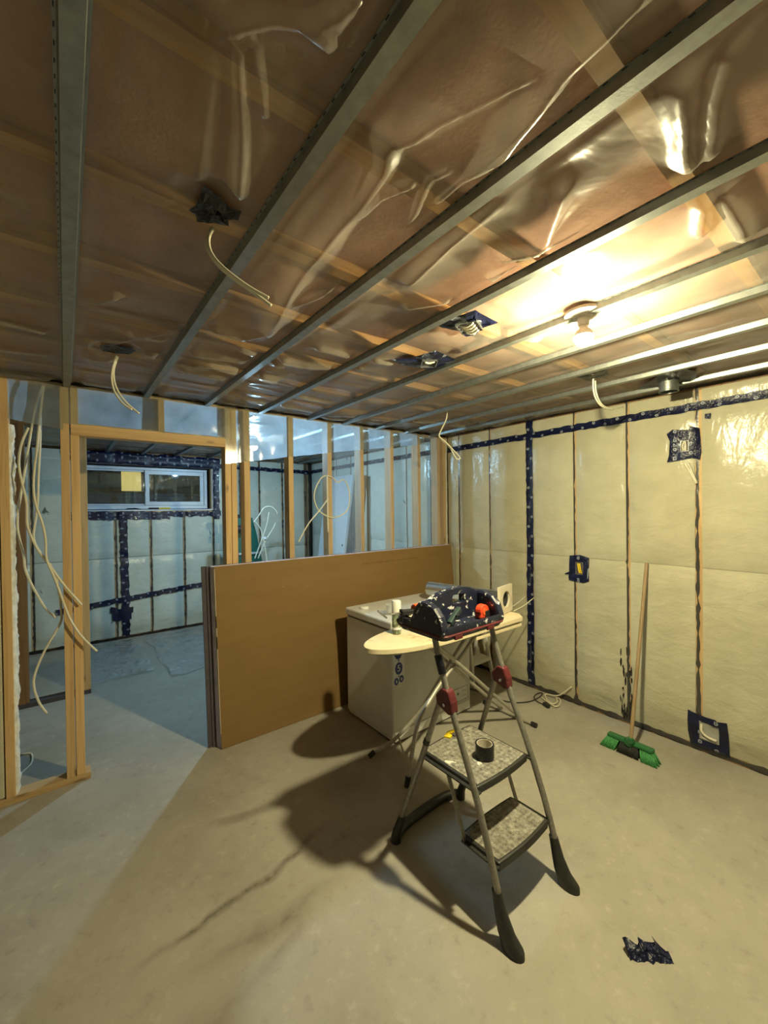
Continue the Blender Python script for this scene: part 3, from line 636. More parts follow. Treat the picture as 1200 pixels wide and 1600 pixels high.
# clear sheet over studs and batts
for ya, yb in ((YN, 3.02), (3.115, 6.055)):
    nu, nv = int((yb - ya) / .035), 60
    pts = [[(wx(ya + (yb - ya) * i / nu, .01 + 2.36 * j / nv), ya + (yb - ya) * i / nu, .01 + 2.36 * j / nv) for i in range(nu + 1)] for j in range(nv + 1)]
    me, P, F = quad_mesh('vapor_sheet', pts, nu, nv, 'film_wall', wall_right)
    link_quads('vapor_sheet', P, F, 'film_wall', wall_right)
def wall_tape(p0, p1, w, seed, parent=wall_right, curve=0.0, mat='tape'):
    """navy tape on the right wall; p = (y, z)"""
    (ya, za), (yb, zb) = p0, p1; L = math.hypot(yb - ya, zb - za); dy, dz = (yb - ya) / L, (zb - za) / L
    n = max(3, int(L / .035)); r = random.Random(seed); verts, uvs, f = [], [], []
    for i in range(n + 1):
        t = i / n; o = r.uniform(-.0035, .0035)
        for k, vv in enumerate((0, .33, .67, 1)):
            e = r.uniform(-.002, .002) if k in (0, 3) else 0
            s_ = w * (vv - .5) + o + e; y = ya + dy * L * t - dz * s_; z = za + dz * L * t + dy * s_ + curve * math.sin(t * math.pi)
            verts.append((wx(y, z, .0022 + r.uniform(0, .0015)), y, z)); uvs.append((L * t, vv))
    for i in range(n):
        for k in range(3): f.append((i * 4 + k, i * 4 + k + 1, (i + 1) * 4 + k + 1, (i + 1) * 4 + k))
    o = MB().add(verts, f).build('seam_tape', mat, parent, smooth=True, fix=False)
    uvl = o.data.uv_layers.new(name='UVMap')
    for lp in o.data.loops: uvl.data[lp.index].uv = uvs[lp.vertex_index]
    return o
wall_tape((3.0, 2.207), (YN, 2.262), .054, 1)
wall_tape((2.018, 2.36), (2.018, .03), .068, 2)
wall_tape((6.03, 2.215), (3.13, 2.215), .055, 3)
patch([(wx(y, z, .003), y, z) for x, y, z in D_wsq], (-1, 0, 0), 'tape_scrap', 'tape_plain', wall_right, .001, 2)

# ---------------------------------------------------------------- far wall with the basement window
wall_far = empty('wall_far', (1.0, YF, 0), kind='structure')
WX0, WX1, WZ0, WZ1 = .06, 1.66, 1.612, 2.20
SF = [-1.58, -1.1, -.70, -.30, .10, .49, .875, 1.275, 1.655, 2.04, 2.335, 2.71, 3.10, 3.20]
MB().box(XL, WX0, 6.20, 6.5, 0, 2.6).build('foundation', 'concrete', wall_far)
MB().box(WX1, 3.5, 6.20, 6.5, 0, 2.6).build('foundation', 'concrete', wall_far)
MB().box(WX0, WX1, 6.20, 6.5, 0, WZ0).build('foundation', 'concrete', wall_far)
MB().box(WX0, WX1, 6.20, 6.5, WZ1, 2.6).build('foundation', 'concrete', wall_far)
def fy(x, z, off=0.0):
    b = 0.0
    for a, c in zip(SF[:-1], SF[1:]):
        if a <= x <= c: b = bay_bulge((x - a) / (c - a), z, a + 20); break
    return YF - .006 - b - off
for i, x in enumerate(SF):
    inw = WX0 + .01 < x < WX1 - .01
    if not inw: MB().box(x - .02, x + .02, YF - .002, YF + .09, .038, 2.335).build('stud', 'stud_z', wall_far)
    else: MB().box(x - .02, x + .02, YF - .002, YF + .09, .038, WZ0 - .04).build('stud', 'stud_z', wall_far)
    zt = WZ0 - .04 if inw else 2.335
    pts = [(x + .006 + .004 * noise.noise(Vector((x * 5, k * .2, 3))), YF - .0035, .03 + (zt - .03) * k / 60) for k in range(61)]
    bead(pts, (0, -1, 0), lambda t, r: .006 + .005 * r.random() + (.008 if r.random() < .12 else 0), 'sealant_bead', wall_far, 200 + i)
MB().box(XL, XR, YF, YF + .09, 0, .038).build('bottom_plate', 'stud_dark', wall_far)
MB().box(XL, XR, YF, YF + .09, 2.335, 2.373).build('top_plate', 'stud_dark', wall_far)
MB().box(WX0 - .04, WX1 + .04, YF, YF + .12, WZ0 - .04, WZ0).build('window_sill_plate', 'stud_x', wall_far)
for a, b in zip(SF[:-1], SF[1:]):
    inw = a >= WX0 - .01 and b <= WX1 + .01
    if b - a < .12: continue
    spans = ((.036, 1.02), (1.026, WZ0 - .04)) if inw else ((.036, 1.02), (1.026, 2.338))
    for z0, z1 in spans:
        x0, x1 = a + .019, b - .019; m = MB()
        m.grid(lambda u, v: (x0 + (x1 - x0) * u, YF - .0005 - bay_bulge((x0 + (x1 - x0) * u - a) / (b - a), z0 + (z1 - z0) * v, a + 20), z0 + (z1 - z0) * v), 8, 16)
        m.box(x0, x1, YF + .003, YF + .1, z0, z1)
        m.build('insulation_batt', 'batt_far', wall_far, smooth='auto', fix=False)
for x0, x1, z0, z1 in ((XL, WX0, .01, 2.37), (WX1, XR - .03, .01, 2.37), (WX0, WX1, .01, WZ0)):
    nu, nv = max(4, int((x1 - x0) / .04)), int((z1 - z0) / .045)
    pts = [[(x0 + (x1 - x0) * i / nu, fy(x0 + (x1 - x0) * i / nu, z0 + (z1 - z0) * j / nv), z0 + (z1 - z0) * j / nv) for i in range(nu + 1)] for j in range(nv + 1)]
    me, P, F = quad_mesh('vapor_sheet', pts, nu, nv, 'film_wall', wall_far)
    link_quads('vapor_sheet', P, F, 'film_wall', wall_far)
def ftape(p0, p1, w, seed, jag=.004, y=0.0, mat='tape'):
    """navy tape on the far wall, following the swell of the batts; p = (x, z)"""
    (xa, za), (xb, zb) = p0, p1; L = math.hypot(xb - xa, zb - za); dx, dz = (xb - xa) / L, (zb - za) / L
    n = max(3, int(L / .03)); r = random.Random(seed); verts, uvs, f = [], [], []
    for i in range(n + 1):
        t = i / n; o = r.uniform(-jag, jag)
        for k, vv in enumerate((0, .25, .5, .75, 1)):
            e = r.uniform(-jag, jag) if k in (0, 4) else 0
            s_ = w * (vv - .5) + o + e; x = xa + dx * L * t - dz * s_; z = za + dz * L * t + dx * s_
            verts.append((x, fy(x, z, .004 + y + r.uniform(0, .004)), z)); uvs.append((L * t, vv))
    for i in range(n):
        for k in range(4): f.append((i * 5 + k, i * 5 + k + 1, (i + 1) * 5 + k + 1, (i + 1) * 5 + k))
    o = MB().add(verts, f).build('seam_tape', mat, wall_far, smooth=True, fix=False)
    uvl = o.data.uv_layers.new(name='UVMap')
    for lp in o.data.loops: uvl.data[lp.index].uv = uvs[lp.vertex_index]
    return o
ftape((-.02, 2.262), (1.76, 2.245), .10, 11, .008)
ftape((-.02, 2.33), (1.76, 2.315), .05, 12, .008)
ftape((1.705, 2.30), (1.705, 1.48), .075, 13, .006, 0.001)
ftape((-.02, 1.575), (1.76, 1.555), .07, 14, .008)
ftape((-.02, 1.53), (1.1, 1.515), .05, 15, .008, 0.002)
ftape((.575, 1.56), (.585, .03), .085, 16, .005, 0.002)
ftape((-.1, .445), (1.62, .585), .065, 17, .004, 0.004)
ftape((1.76, 2.235), (XR - .03, 2.205), .060, 18, .004)
ftape((.44, .30), (.64, .30), .10, 19, .012, 0.006, 'tape_plain')
ftape((.42, .38), (.66, .36), .06, 20, .012, 0.008, 'tape_plain')
strip((XR - .035, YF - .03, 2.36), (XR - .035, YF - .03, .03), .07, (0, -1, 0), 'corner_seam', 'sealant', wall_far, .006, .006, 40, 21)
pts = [(XL + (XR - XL) * k / 100, YF - .012, .02) for k in range(101)]
bead(pts, (0, -1, 0), lambda t, r: .008 + .014 * r.random(), 'sealant_bead', wall_far, 300)
# reveal boards around the opening
MB().box(WX0 - .005, WX0 + .015, YF - .01, 6.22, WZ0, WZ1).build('reveal_board', 'dark_edge', wall_far)
MB().box(WX1 - .015, WX1 + .005, YF - .01, 6.22, WZ0, WZ1).build('reveal_board', 'gypsum', wall_far)
MB().box(WX0, WX1, YF - .01, 6.22, WZ1 - .012, WZ1 + .008).build('reveal_board', 'dark_edge', wall_far)
MB().box(WX0, WX1, YF - .012, 6.22, WZ0 - .004, WZ0 + .012).build('reveal_board', 'vinyl', wall_far)

win = empty('window_1', (.84, 6.15, 1.63), kind='structure')
a0, a1, c0, c1, y0, y1 = .09, 1.60, 1.632, 2.175, 6.125, 6.19
for bx in ((a0, a1, c0, c0 + .045), (a0, a1, c1 - .035, c1), (a0, a0 + .04, c0 + .045, c1 - .035), (a1 - .04, a1, c0 + .045, c1 - .035)):
    MB().box(bx[0], bx[1], y0, y1, bx[2], bx[3]).build('window_frame', 'vinyl', win, bevel=.004)
for (s0, s1, yy, nm) in ((.13, .85, 6.165, 'fixed_sash'), (.83, 1.555, 6.140, 'sliding_sash')):
    wd = .022 if nm == 'fixed_sash' else .05
    sash = MB()
    sash.box(s0, s1, yy - .012, yy + .012, c0 + .047, c0 + .047 + wd).box(s0, s1, yy - .012, yy + .012, c1 - .037 - wd, c1 - .037)
    sash.box(s0, s0 + wd, yy - .012, yy + .012, c0 + .047 + wd, c1 - .037 - wd).box(s1 - wd, s1, yy - .012, yy + .012, c0 + .047 + wd, c1 - .037 - wd)
    so = sash.build('window_sash', 'vinyl', win, bevel=.003)
    MB().box(s0 + wd, s1 - wd, yy - .003, yy + .003, c0 + .047 + wd, c1 - .037 - wd).build('window_pane', 'glass', so)
MB().box(.835, .85, 6.118, 6.128, 1.86, 1.93).build('latch', 'vinyl', win, bevel=.003)
well = empty('window_well', (.84, 6.9, 1.5), kind='structure')
m = MB(); m.grid(lambda u, v: (-.6 + 3.0 * u, 6.95 + .02 * math.sin(v * 2 * math.pi * 9), 1.35 + .52 * v), 4, 60)
m.build('well_panel', 'corrugated', well, smooth=True, solid=.004)
house = empty('neighbour_wall', (0, 9.05, 0), kind='structure')
MB().box(-4, 4, 9.06, 9.2, .5, 5).build('siding', 'corrugated', house)
MB().box(.60, 1.22, 9.03, 9.06, 1.95, 2.46).build('window_frame', 'dark_edge', house)
MB().box(.84, 1.16, 9.02, 9.03, 1.99, 2.42).build('lit_pane', 'lit_window', house)
MB().box(.70, .83, 9.015, 9.03, 1.99, 2.42).build('curtain', 'gypsum', house)
MB().box(-.6, 2.4, 6.5, 7.1, 1.30, 1.36).build('well_gravel', 'concrete', well)

# ---------------------------------------------------------------- unseen sides that close the room
MB().box(XL - .15, XL, YN - .15, 6.5, 0, 2.6).build('wall_left', 'concrete', kind='structure')
MB().box(XL, 3.34, YN - .15, YN, 0, 2.6).build('wall_near', 'concrete', kind='structure')

# ---------------------------------------------------------------- ceiling: deck, joists, batts, clear sheet, metal channels
ceiling = empty('ceiling', (0, 0, H), kind='structure')
MB().box(XL - .15, 3.5, YN - .15, 6.5, 2.60, 2.66).build('floor_deck', 'deck', ceiling)
JY = [-1.725 + .41 * k for k in range(20)]
for y in JY:
    MB().box(XL, 3.34, y - .022, y + .022, 2.374, 2.60).build('joist', 'joist', ceiling)
for k, (a, b) in enumerate(zip(JY[:-1], JY[1:])):
    m = MB(); A, B = a + .0225, b - .0225
    m.grid(lambda u, v: (XL + 4.92 * u, A + (B - A) * v, 2.412 - .016 * (1 - abs(2 * v - 1) ** 3) - .010 * noise.noise(Vector((u * 14, v * 2.2, k * 3.3)))), 70, 8)
    m.box(XL, XL + 4.92, A, B, 2.43, 2.56)
    m.build('insulation_batt', 'batt_pink', ceiling, smooth='auto', fix=False)
CH = [.020, .424, .795, 1.18, 1.592, 1.925, 2.285, 2.64, 2.985]
def ceil_z(X, Y, far=False):
    Z = np.full_like(X, 2.369)
    Z -= .004 * (vnoise(X * 2.2 + 9, Y * 2.2 + 5, 3, 3) + 1)
    # long taut wrinkles across the channels near the stud wall
    w = np.clip((Y - 1.55) / .8, 0, 1) if not far else np.ones_like(Y) * .6
    n = vnoise(X * 1.3 + .9 * Y + 40, Y * 15 + .8 * np.sin(X * 3) + 40, 5, 2)
    # broad soft bellies and tucks
    Z -= .020 * np.clip(vnoise(X * 2.6 + 1.5 * vnoise(X * 1.3 + 3, Y * 1.3 + 9, 33, 2) + 20, Y * 2.1 + 30, 13, 2), 0, 1) ** 1.3
    Z -= w * .016 * np.clip(n + .15, 0, 1) ** 1.5 * 2.2
    # fine crumple everywhere
    n2 = vnoise(X * 7 + 3 + 2 * vnoise(X * 2 + 7, Y * 2 + 7, 21, 2), Y * 7 + 11, 8, 3)
    Z -= .0030 * np.abs(n2)
    if not far:
        D = np.zeros_like(X)
        for fi, fold in enumerate(D_folds):
            amp = (.034 if len(fold) > 4 else .020) * (.8 + .4 * ((fi * 37) % 10) / 10)
            wd = .024 if len(fold) > 5 else .018
            best = np.full_like(X, 9.0)
            for (xa, ya), (xb, yb) in zip(fold[:-1], fold[1:]):
                L2 = (xb - xa) ** 2 + (yb - ya) ** 2
                t = np.clip(((X - xa) * (xb - xa) + (Y - ya) * (yb - ya)) / L2, 0, 1)
                best = np.minimum(best, np.hypot(X - xa - t * (xb - xa), Y - ya - t * (yb - ya)))
            D = np.maximum(D, amp * np.exp(-(best / wd) ** 2) + amp * .7 * np.exp(-(best / (wd * 3)) ** 2))
        Z -= D
    for c_, rad in (((.31, 1.07), .085), ((.205, 2.25), .085), ((1.31, 1.09), .125), ((1.46, 1.50), .15), ((2.43, 1.10), .11), ((2.85, .88), .19), ((1.6, .768), .07)):
        m_ = np.clip((np.hypot(X - c_[0], Y - c_[1]) - rad) / .04, 0, 1); Z = 2.366 + (Z - 2.366) * m_     # taped flat round each opening
    # the channels pin the sheet up; it bellies a little between them
    pin = np.full_like(X, 9.0)
    for c in CH: pin = np.minimum(pin, np.abs(X - c))
    s = np.clip((pin - .032) / .05, 0, 1); s = s * s * (3 - 2 * s)
    return np.minimum(2.3725 - (2.3725 - Z) * s, 2.3725) * s + 2.3578 * (1 - s) + 0 * Z
for (xa, xb, ya, yb, res, far) in ((-.6, 3.222, -.25, 3.02, .0115, False), (XL, -.6, YN, 3.02, .05, True), (-.6, 3.222, YN, -.25, .05, True), (XL, 3.222, 3.112, 6.065, .03, True)):
    nu, nv = int((xb - xa) / res), int((yb - ya) / res)
    X, Y = np.meshgrid(np.linspace(xa, xb, nu + 1), np.linspace(ya, yb, nv + 1))
    Zz = ceil_z(X, Y, far)
    me, P, F = quad_mesh('vapor_sheet', np.stack([X, Y, Zz], -1), nu, nv, 'film_ceil', ceiling)
    link_quads('vapor_sheet', P, F, 'film_ceil', ceiling)
def channel(x, ya, yb):
    m = MB(); prof = [(-.0245, 2.356), (-.018, 2.356), (-.0150, 2.334), (.0150, 2.334), (.018, 2.356), (.0245, 2.356), (.0245, 2.3545), (.0192, 2.3545), (.0162, 2.3325), (-.0162, 2.3325), (-.0192, 2.3545), (-.0245, 2.3545)]
    n = len(prof)
    v = [(x + px, y, z) for y in (ya, yb) for px, z in prof]
    f = [(i, (i + 1) % n, n + (i + 1) % n, n + i) for i in range(n)]
    return m.add(v, f).build('furring_channel', 'galv', ceiling)
for c in CH:
    ch = channel(c, YN, 3.018)
    hol = MB()
    for k in range(90):                       # punched slots along the flange
        y = .1 + k * .032
        hol.box(c - .0235, c - .0213, y, y + .009, 2.3540, 2.3546)
    o = hol.build('punched_slots', 'black', ch, kind='stuff')
    channel(c, 3.115, 6.05)
pts = [(-.5 + 3.7 * k / 120, 3.006, 2.358 - .004 * noise.noise(Vector((k * .4, 0, 0)))) for k in range(121)]
bead(pts, (0, -1, .6), lambda t, r: .007 + .012 * r.random() ** 2, 'sealant_bead', ceiling, 90, .004)
bead([(x, y - .004, z - .008) for x, y, z in pts], (0, -1, .2), lambda t, r: .002 + .006 * r.random() ** 2, 'sealant_bead', ceiling, 91, .003)

# ---------------------------------------------------------------- stud wall between the rooms
part = empty('wall_partition', (1.0, YP, 0), kind='structure')
D0, D1 = YP, YP + .089
for x0, x1, z0, z1 in ((-.277, -.237, .038, 2.335), (-.015, .027, .038, 2.335), (.031, .073, .038, 2.057), (.033, .073, 2.127, 2.335), (.492, .530, 2.127, 2.335),
                       (.915, .957, .0, 2.057), (.960, 1.0, .0, 2.335), (1.052, 1.098, .038, 2.335), (1.408, 1.450, .038, 2.335), (1.764, 1.806, .038, 2.335),
                       (2.10, 2.142, .038, 2.335), (2.45, 2.492, .038, 2.335), (2.802, 2.844, .038, 2.335), (3.08, 3.122, .038, 2.335), (3.175, 3.215, .038, 2.335), (.918, .957, 2.127, 2.335)):
    MB().box(x0, x1, D0, D1, z0, z1).build('stud', 'stud_z', part, bevel=.002)
for x0, x1, z0, z1, nm in ((XL, .10, 0, .038, 'bottom_plate'), (1.0, 3.215, 0, .038, 'bottom_plate'), (XL, 3.215, 2.335, 2.373, 'top_plate'), (.033, .957, 2.057, 2.127, 'door_header')):
    MB().box(x0, x1, D0, D1, z0, z1).build(nm, 'stud_x', part, bevel=.002)
# insulated part left of the opening, its ragged batt edge showing past the stud
m = MB()
def fl_edge(u, v):
    z = .04 + 2.05 * v; t = u * math.pi
    r = .018 + .012 * noise.noise(Vector((z * 11, u * 3, 2))) + .008 * noise.noise(Vector((z * 40, u * 8, 5)))
    return (-.238 + max(0.002, r) * math.sin(t), D0 + .045 - .040 * math.cos(t), z)
m.grid(fl_edge, 10, 160)
m.build('insulation_edge', 'fluff', part, smooth=True, kind='stuff')
for a, b in ((-.68, -.28), (-1.08, -.70), (-1.58, -1.10)):
    MB().box(a, b, D0 + .006, D1, .04, 2.33).build('insulation_batt', 'batt', part, bevel=.01)
for x in (-.69, -1.09): MB().box(x - .01, x + .01, D0, D1, .038, 2.335).build('stud', 'stud_z', part)
# clear sheet hanging over the studs: a short milky strip along the top, a full-height piece on the right
def sheet(name, mat, x0, x1, zb, zt, y, amp, nu, nv, seed, studs):
    def pt(i, j):
        x = x0 + (x1 - x0) * i / nu; b = zb(x) + .006 * noise.noise(Vector((x * 9, seed, 0))); z = b + (zt - b) * j / nv
        pin = min([abs(x - s_) for s_ in studs] + [9]); s_ = min(1, max(0, pin - .022) / .05)
        k = noise.noise(Vector((x * 3.2 + z * 2.5, z * 3.5 - x * 2.0, seed))) + .5 * noise.noise(Vector((x * 9, z * 3, seed + 4)))
        return (x, y - .0015 - amp * abs(k) * s_ * (.35 + .65 * min(1, (zt - z) / .1)), z)
    pts = [[pt(i, j) for i in range(nu + 1)] for j in range(nv + 1)]
    me, P, F = quad_mesh(name, pts, nu, nv, mat, part)
    return link_quads(name, P, F, mat, part)
stc = [-.257, .006, .05, .51, .94, .98, 1.075, 1.43, 1.785, 2.12, 2.47, 2.82, 3.10, 3.195]
sheet('vapor_sheet', 'film_part', -.237, .0, lambda x: 2.115 - .16 * (x + .22), 2.372, YP, .012, 24, 24, 1, stc)
sheet('vapor_sheet', 'film_part', .0, .94, lambda x: 2.12, 2.372, YP, .014, 70, 20, 2, stc)
sheet('vapor_sheet', 'film_part', .92, 2.9, lambda x: 1.955 + .125 * (x - 1.03) / .75 if x < 1.8 else 2.083 + .15 * (x - 1.8), 2.370, YP - .001, .014, 130, 26, 3, stc)
sheet('vapor_sheet', 'film_clear', 1.76, 3.215, lambda x: .05, 2.368, YP - .005, .012, 110, 90, 4, stc)

# ---------------------------------------------------------------- short framed wall further in
stub = empty('wall_inner', (-.1, 4.43, 0), kind='structure')
MB().box(-.345, -.255, 4.43, 4.52, .038, 2.33).build('stud', 'stud_dark', stub, bevel=.002)
MB().box(-.40, -.36, 4.44, 4.52, .038, 2.33).build('stud', 'gypsum', stub, bevel=.002)
MB().box(.105, .158, 4.43, 4.52, .038, 2.33).build('stud', 'stud_z', stub, bevel=.002)
MB().box(-.42, .158, 4.43, 4.52, 0, .038).build('bottom_plate', 'dark_edge', stub, bevel=.002)
MB().box(-.42, .158, 4.43, 4.52, 2.33, 2.355).build('top_plate', 'stud_dark', stub, bevel=.002)
# ================================================================ OBJECTS
# ---------------------------------------------------------------- drywall sheets leaning on the stud wall
TILT = math.atan2(.105, 1.20)
def sheet_board(x0, x1, y_bot, t, hgt, face, edge, label, lip=None):
    """leaning board: front bottom edge at y_bot, thickness t backwards"""
    r = empty('drywall_sheet', (x0, y_bot, 0), label, 'drywall sheet')
    c, s = math.cos(TILT), math.sin(TILT)
    def P(x, d, h): return (x, y_bot + d * c + h * s, .002 + t * s * 1.0 + h * c - d * s)
    def slab(xa, xb, d0, d1, h0, h1):
        q = lambda x: [P(x, d0, h0), P(x, d1, h0), P(x, d1, h1), P(x, d0, h1)]
        return MB().hexa(q(xa), q(xb))
    slab(x0, x1, .0006, t - .0006, 0, hgt).build('gypsum_core', edge, r)
    slab(x0, x1, 0, .0006, 0, hgt).build('face_paper', face, r)
    slab(x0, x1, t - .0006, t, 0, hgt).build('back_paper', 'purple' if edge == 'purple' else 'gypsum', r)
    if lip:
        for h0, h1, mt in lip: slab(x0 - .0025, x0 + .0, -.0006, t * .98, h0, h1).build('edge_label', mt, r)
    return r
yb = 2.809
specs = [(.800, 3.165, .0127, 'kraft', 'gypsum', 'front drywall sheet of the leaning stack, broad brown paper face', [(.10, .66, 'label_paper'), (.66, .74, 'black'), (.74, .80, 'label_paper'), (.80, .88, 'black'), (.88, 1.20, 'label_paper')]),
         (.796, 3.160, .0159, 'purple', 'purple', 'purple-edged drywall sheet right behind the brown-faced one', [(.30, 1.20, 'label_paper')]),
         (.790, 3.160, .0159, 'purple', 'purple', 'purple-edged drywall sheet in the middle of the stack, third from the front', None),
         (.786, 3.155, .0159, 'purple', 'purple', 'purple-edged drywall sheet fourth from the front of the leaning stack', None),
         (.765, 3.155, .0127, 'dark_edge', 'purple', 'purple-edged drywall sheet fifth from the front of the leaning stack', None),
         (.735, 3.150, .0127, 'dark_edge', 'dark_edge', 'rearmost dark-edged drywall sheet, against the studs', None)]
for x0, x1, t, fm, em, lab, lip in specs:
    sheet_board(x0, x1, yb, t, 1.215, fm, em, lab, lip); yb += (t + .0008) / math.cos(TILT)

# ---------------------------------------------------------------- chest freezer
fz = empty('chest_freezer', (2.12, 2.41, 0), 'white chest freezer with blue stickers, behind the ironing board', 'freezer')
MB().box(1.72, 2.52, 2.13, 2.69, .03, .765).build('body', 'white_enamel', fz, bevel=.012)
MB().box(1.728, 2.512, 2.138, 2.682, .765, .775).build('gasket', 'black', fz)
MB().box(1.712, 2.528, 2.122, 2.695, .775, .832).build('lid', 'white_enamel', fz, bevel=.012)
MB().box(1.735, 2.505, 2.121, 2.131, .012, .075).box(1.73, 1.74, 2.14, 2.68, .012, .04).build('plinth', 'white_plastic', fz, bevel=.004)
for x in (1.76, 2.48):
    for y in (2.17, 2.65): MB().lathe((x, y, 0), [(.018, 0), (.018, .03)], 10).build('foot', 'black', fz)
for x in (1.85, 2.38): MB().box(x - .04, x + .04, 2.69, 2.715, .70, .80).build('hinge', 'white_plastic', fz, bevel=.006)
def disc(cx, cz, r, name, mat, dy=0.0, seg=24, ry=None):
    m = MB(); v = [(cx + r * math.cos(a), 2.1295 - dy, cz + (ry or r) * math.sin(a)) for a in [2 * math.pi * k / seg for k in range(seg)]]
    return m.prism(v, (0, -.0008, 0)).build(name, mat, fz)
MB().prism([(1.732, 2.1298, .40), (1.832, 2.1298, .40), (1.832, 2.1298, .70), (1.732, 2.1298, .70)], (0, -.0004, 0)).build('sticker_strip', 'sticker_white', fz)
MB().prism([(1.740, 2.1292, .66), (1.812, 2.1292, .66), (1.812, 2.1292, .60), (1.795, 2.1292, .575), (1.776, 2.1292, .566), (1.757, 2.1292, .575), (1.740, 2.1292, .60)], (0, -.0008, 0)).build('shield_sticker', 'sticker', fz)
MB().prism([(1.765, 2.128, .60), (1.788, 2.128, .60), (1.788, 2.128, .625), (1.765, 2.128, .625)], (0, -.0006, 0)).build('shield_mark', 'sticker_white', fz)
disc(1.779, .505, .033, 'round_sticker', 'sticker', .0004, 24, .042)
MB().prism([(1.770, 2.129, .556), (1.788, 2.129, .556), (1.779, 2.129, .568)], (0, -.0006, 0)).build('sticker_tip', 'sticker', fz)
MB().prism([(1.770, 2.129, .455), (1.788, 2.129, .455), (1.779, 2.129, .444)], (0, -.0006, 0)).build('sticker_tip', 'sticker', fz)
for cx, cz in ((1.757, .420), (1.802, .428)):
    disc(cx, cz, .020, 'small_round_sticker', 'sticker', .0004, 20, .025)
    disc(cx, cz, .006, 'sticker_mark', 'sticker_white', .0016, 10, .011)
def text(s, size, loc, rot, mat, parent, name, ext=.0004):
    cu = bpy.data.curves.new(name, 'FONT'); cu.body = s; cu.size = size; cu.extrude = ext; cu.align_x = 'CENTER'; cu.align_y = 'CENTER'
    cu.materials.append(MT[mat]); o = bpy.data.objects.new(name, cu); C.objects.link(o)
    base = Vector((0, 0, 0)); p = parent
    while p is not None: base += p.location; p = p.parent
    o.rotation_euler = rot; o.location = Vector(loc) - base
    dg = bpy.context.evaluated_depsgraph_get(); me = bpy.data.meshes.new_from_object(o.evaluated_get(dg)); me.name = name
    me.transform(Matrix.Translation(o.location) @ Matrix.Rotation(rot[0], 4, 'X'))
    bpy.data.objects.remove(o); bpy.data.curves.remove(cu)
    o = bpy.data.objects.new(name, me); C.objects.link(o); o.parent = parent
    return o
text('5', .062, (1.779, 2.1272, .505), (math.pi / 2, 0, 0), 'sticker_white', fz, 'figure_five')
for a in ((2.30, 2.49, .195, .198), (2.30, 2.49, .095, .098), (2.30, 2.303, .095, .198), (2.487, 2.49, .095, .198)):
    MB().box(a[0], a[1], 2.1285, 2.1298, a[2], a[3]).build('panel_outline', 'grey_line', fz)
for cx, cz, r in ((2.325, .15, .006), (2.372, .155, .010), (2.43, .165, .005), (2.455, .165, .005), (2.43, .13, .004), (2.455, .13, .004)):
    disc(cx, cz, r, 'panel_dot', 'grey_line', .0006, 12)
MB().tube([(2.50, 2.705, .10), (2.60, 2.70, .03), (2.70, 2.55, .010), (2.75, 2.40, .009)] + D_cordblack, .0042, 6, smooth=2).build('power_cord', 'cable_black', fz, smooth=True)
c0_, c1_ = Vector(D_cordblack[-1]), Vector(D_cordblack[-2])
MB().bar(c0_ + Vector((0, 0, .012)), c0_ + Vector((-.02, -.055, .012)), .028, .022).build('plug', 'black', fz, bevel=.004)
tag(MB().tube([(x, y, .010 + .004 * (k % 3)) for k, (x, y, z) in enumerate(D_cordwhite[:-2]) if x < 3.21] + [(3.17, 1.76, .03), (3.185, 1.70, .09), (3.196, 1.655, .14)], .0052, 8, smooth=2).build('cable_coil', 'cable', smooth=True),
    'cream cable looped loosely on the floor at the right wall, near the navy seam tape', 'cable')

# small things on the freezer
cup = MB().lathe((1.845, 2.29, .8325), [(.030, 0), (.036, .068), (.0385, .070), (.0345, .069), (.0285, .003)], 20, caps=False).build('plastic_cup', 'clear', smooth='auto')
tag(cup, 'small clear plastic cup on the freezer lid behind the spray can', 'cup')
knob = MB().lathe((1.80, 2.56, .8325), [(.034, 0), (.036, .008), (.030, .016), (.010, .018)], 16).build('white_cap', 'white_plastic', smooth='auto')
tag(knob, 'flat white plastic cap at the back left edge of the freezer lid', 'cap')
duct = empty('vent_duct', (2.50, 1.80, .8225), 'galvanised duct pipe with square cream vent plate on the ironing board right end', 'duct')
ax = Vector((2.40, 2.46, .897)) - Vector((2.525, 1.80, .9)); L = ax.length; ax.normalize()
side = ax.cross(Vector((0, 0, 1))).normalized(); up = side.cross(ax).normalized(); O = Vector((2.525, 1.80, .925))
def ringp(r, d, seg=32): return [O + ax * d + side * (r * math.cos(2 * math.pi * k / seg)) + up * (r * math.sin(2 * math.pi * k / seg)) for k in range(seg)]
def annulus_tube(r0, r1, d0, d1, seg=32):
    m = MB(); R = [ringp(r1, d0), ringp(r1, d1), ringp(r0, d1), ringp(r0, d0)]; m.v = [tuple(p) for q in R for p in q]
    for k in range(4):
        for i in range(seg):
            a, b = k * seg, ((k + 1) % 4) * seg; m.f.append((a + i, a + (i + 1) % seg, b + (i + 1) % seg, b + i))
    return m
annulus_tube(.0560, .0580, .004, L).build('duct_pipe', 'steel', duct, smooth='auto')
m = MB(); seg = 32; hw, hh = .105, .100
def sq(k, d):
    a = 2 * math.pi * k / seg; c, s = math.cos(a), math.sin(a); q = 1 / max(abs(c), abs(s)); return O + ax * d + side * (hw * c * q) + up * (hh * s * q)
outer0, outer1 = [sq(k, -.010) for k in range(seg)], [sq(k, .008) for k in range(seg)]
inner0, inner1 = ringp(.060, -.012), ringp(.060, .008)
m.v = [tuple(p) for q in (outer0, outer1, inner1, inner0) for p in q]
for k in range(4):
    for i in range(seg):
        a, b = k * seg, ((k + 1) % 4) * seg; m.f.append((a + i, a + (i + 1) % seg, b + (i + 1) % seg, b + i))
vpl = m.build('vent_plate', 'label_paper', duct)
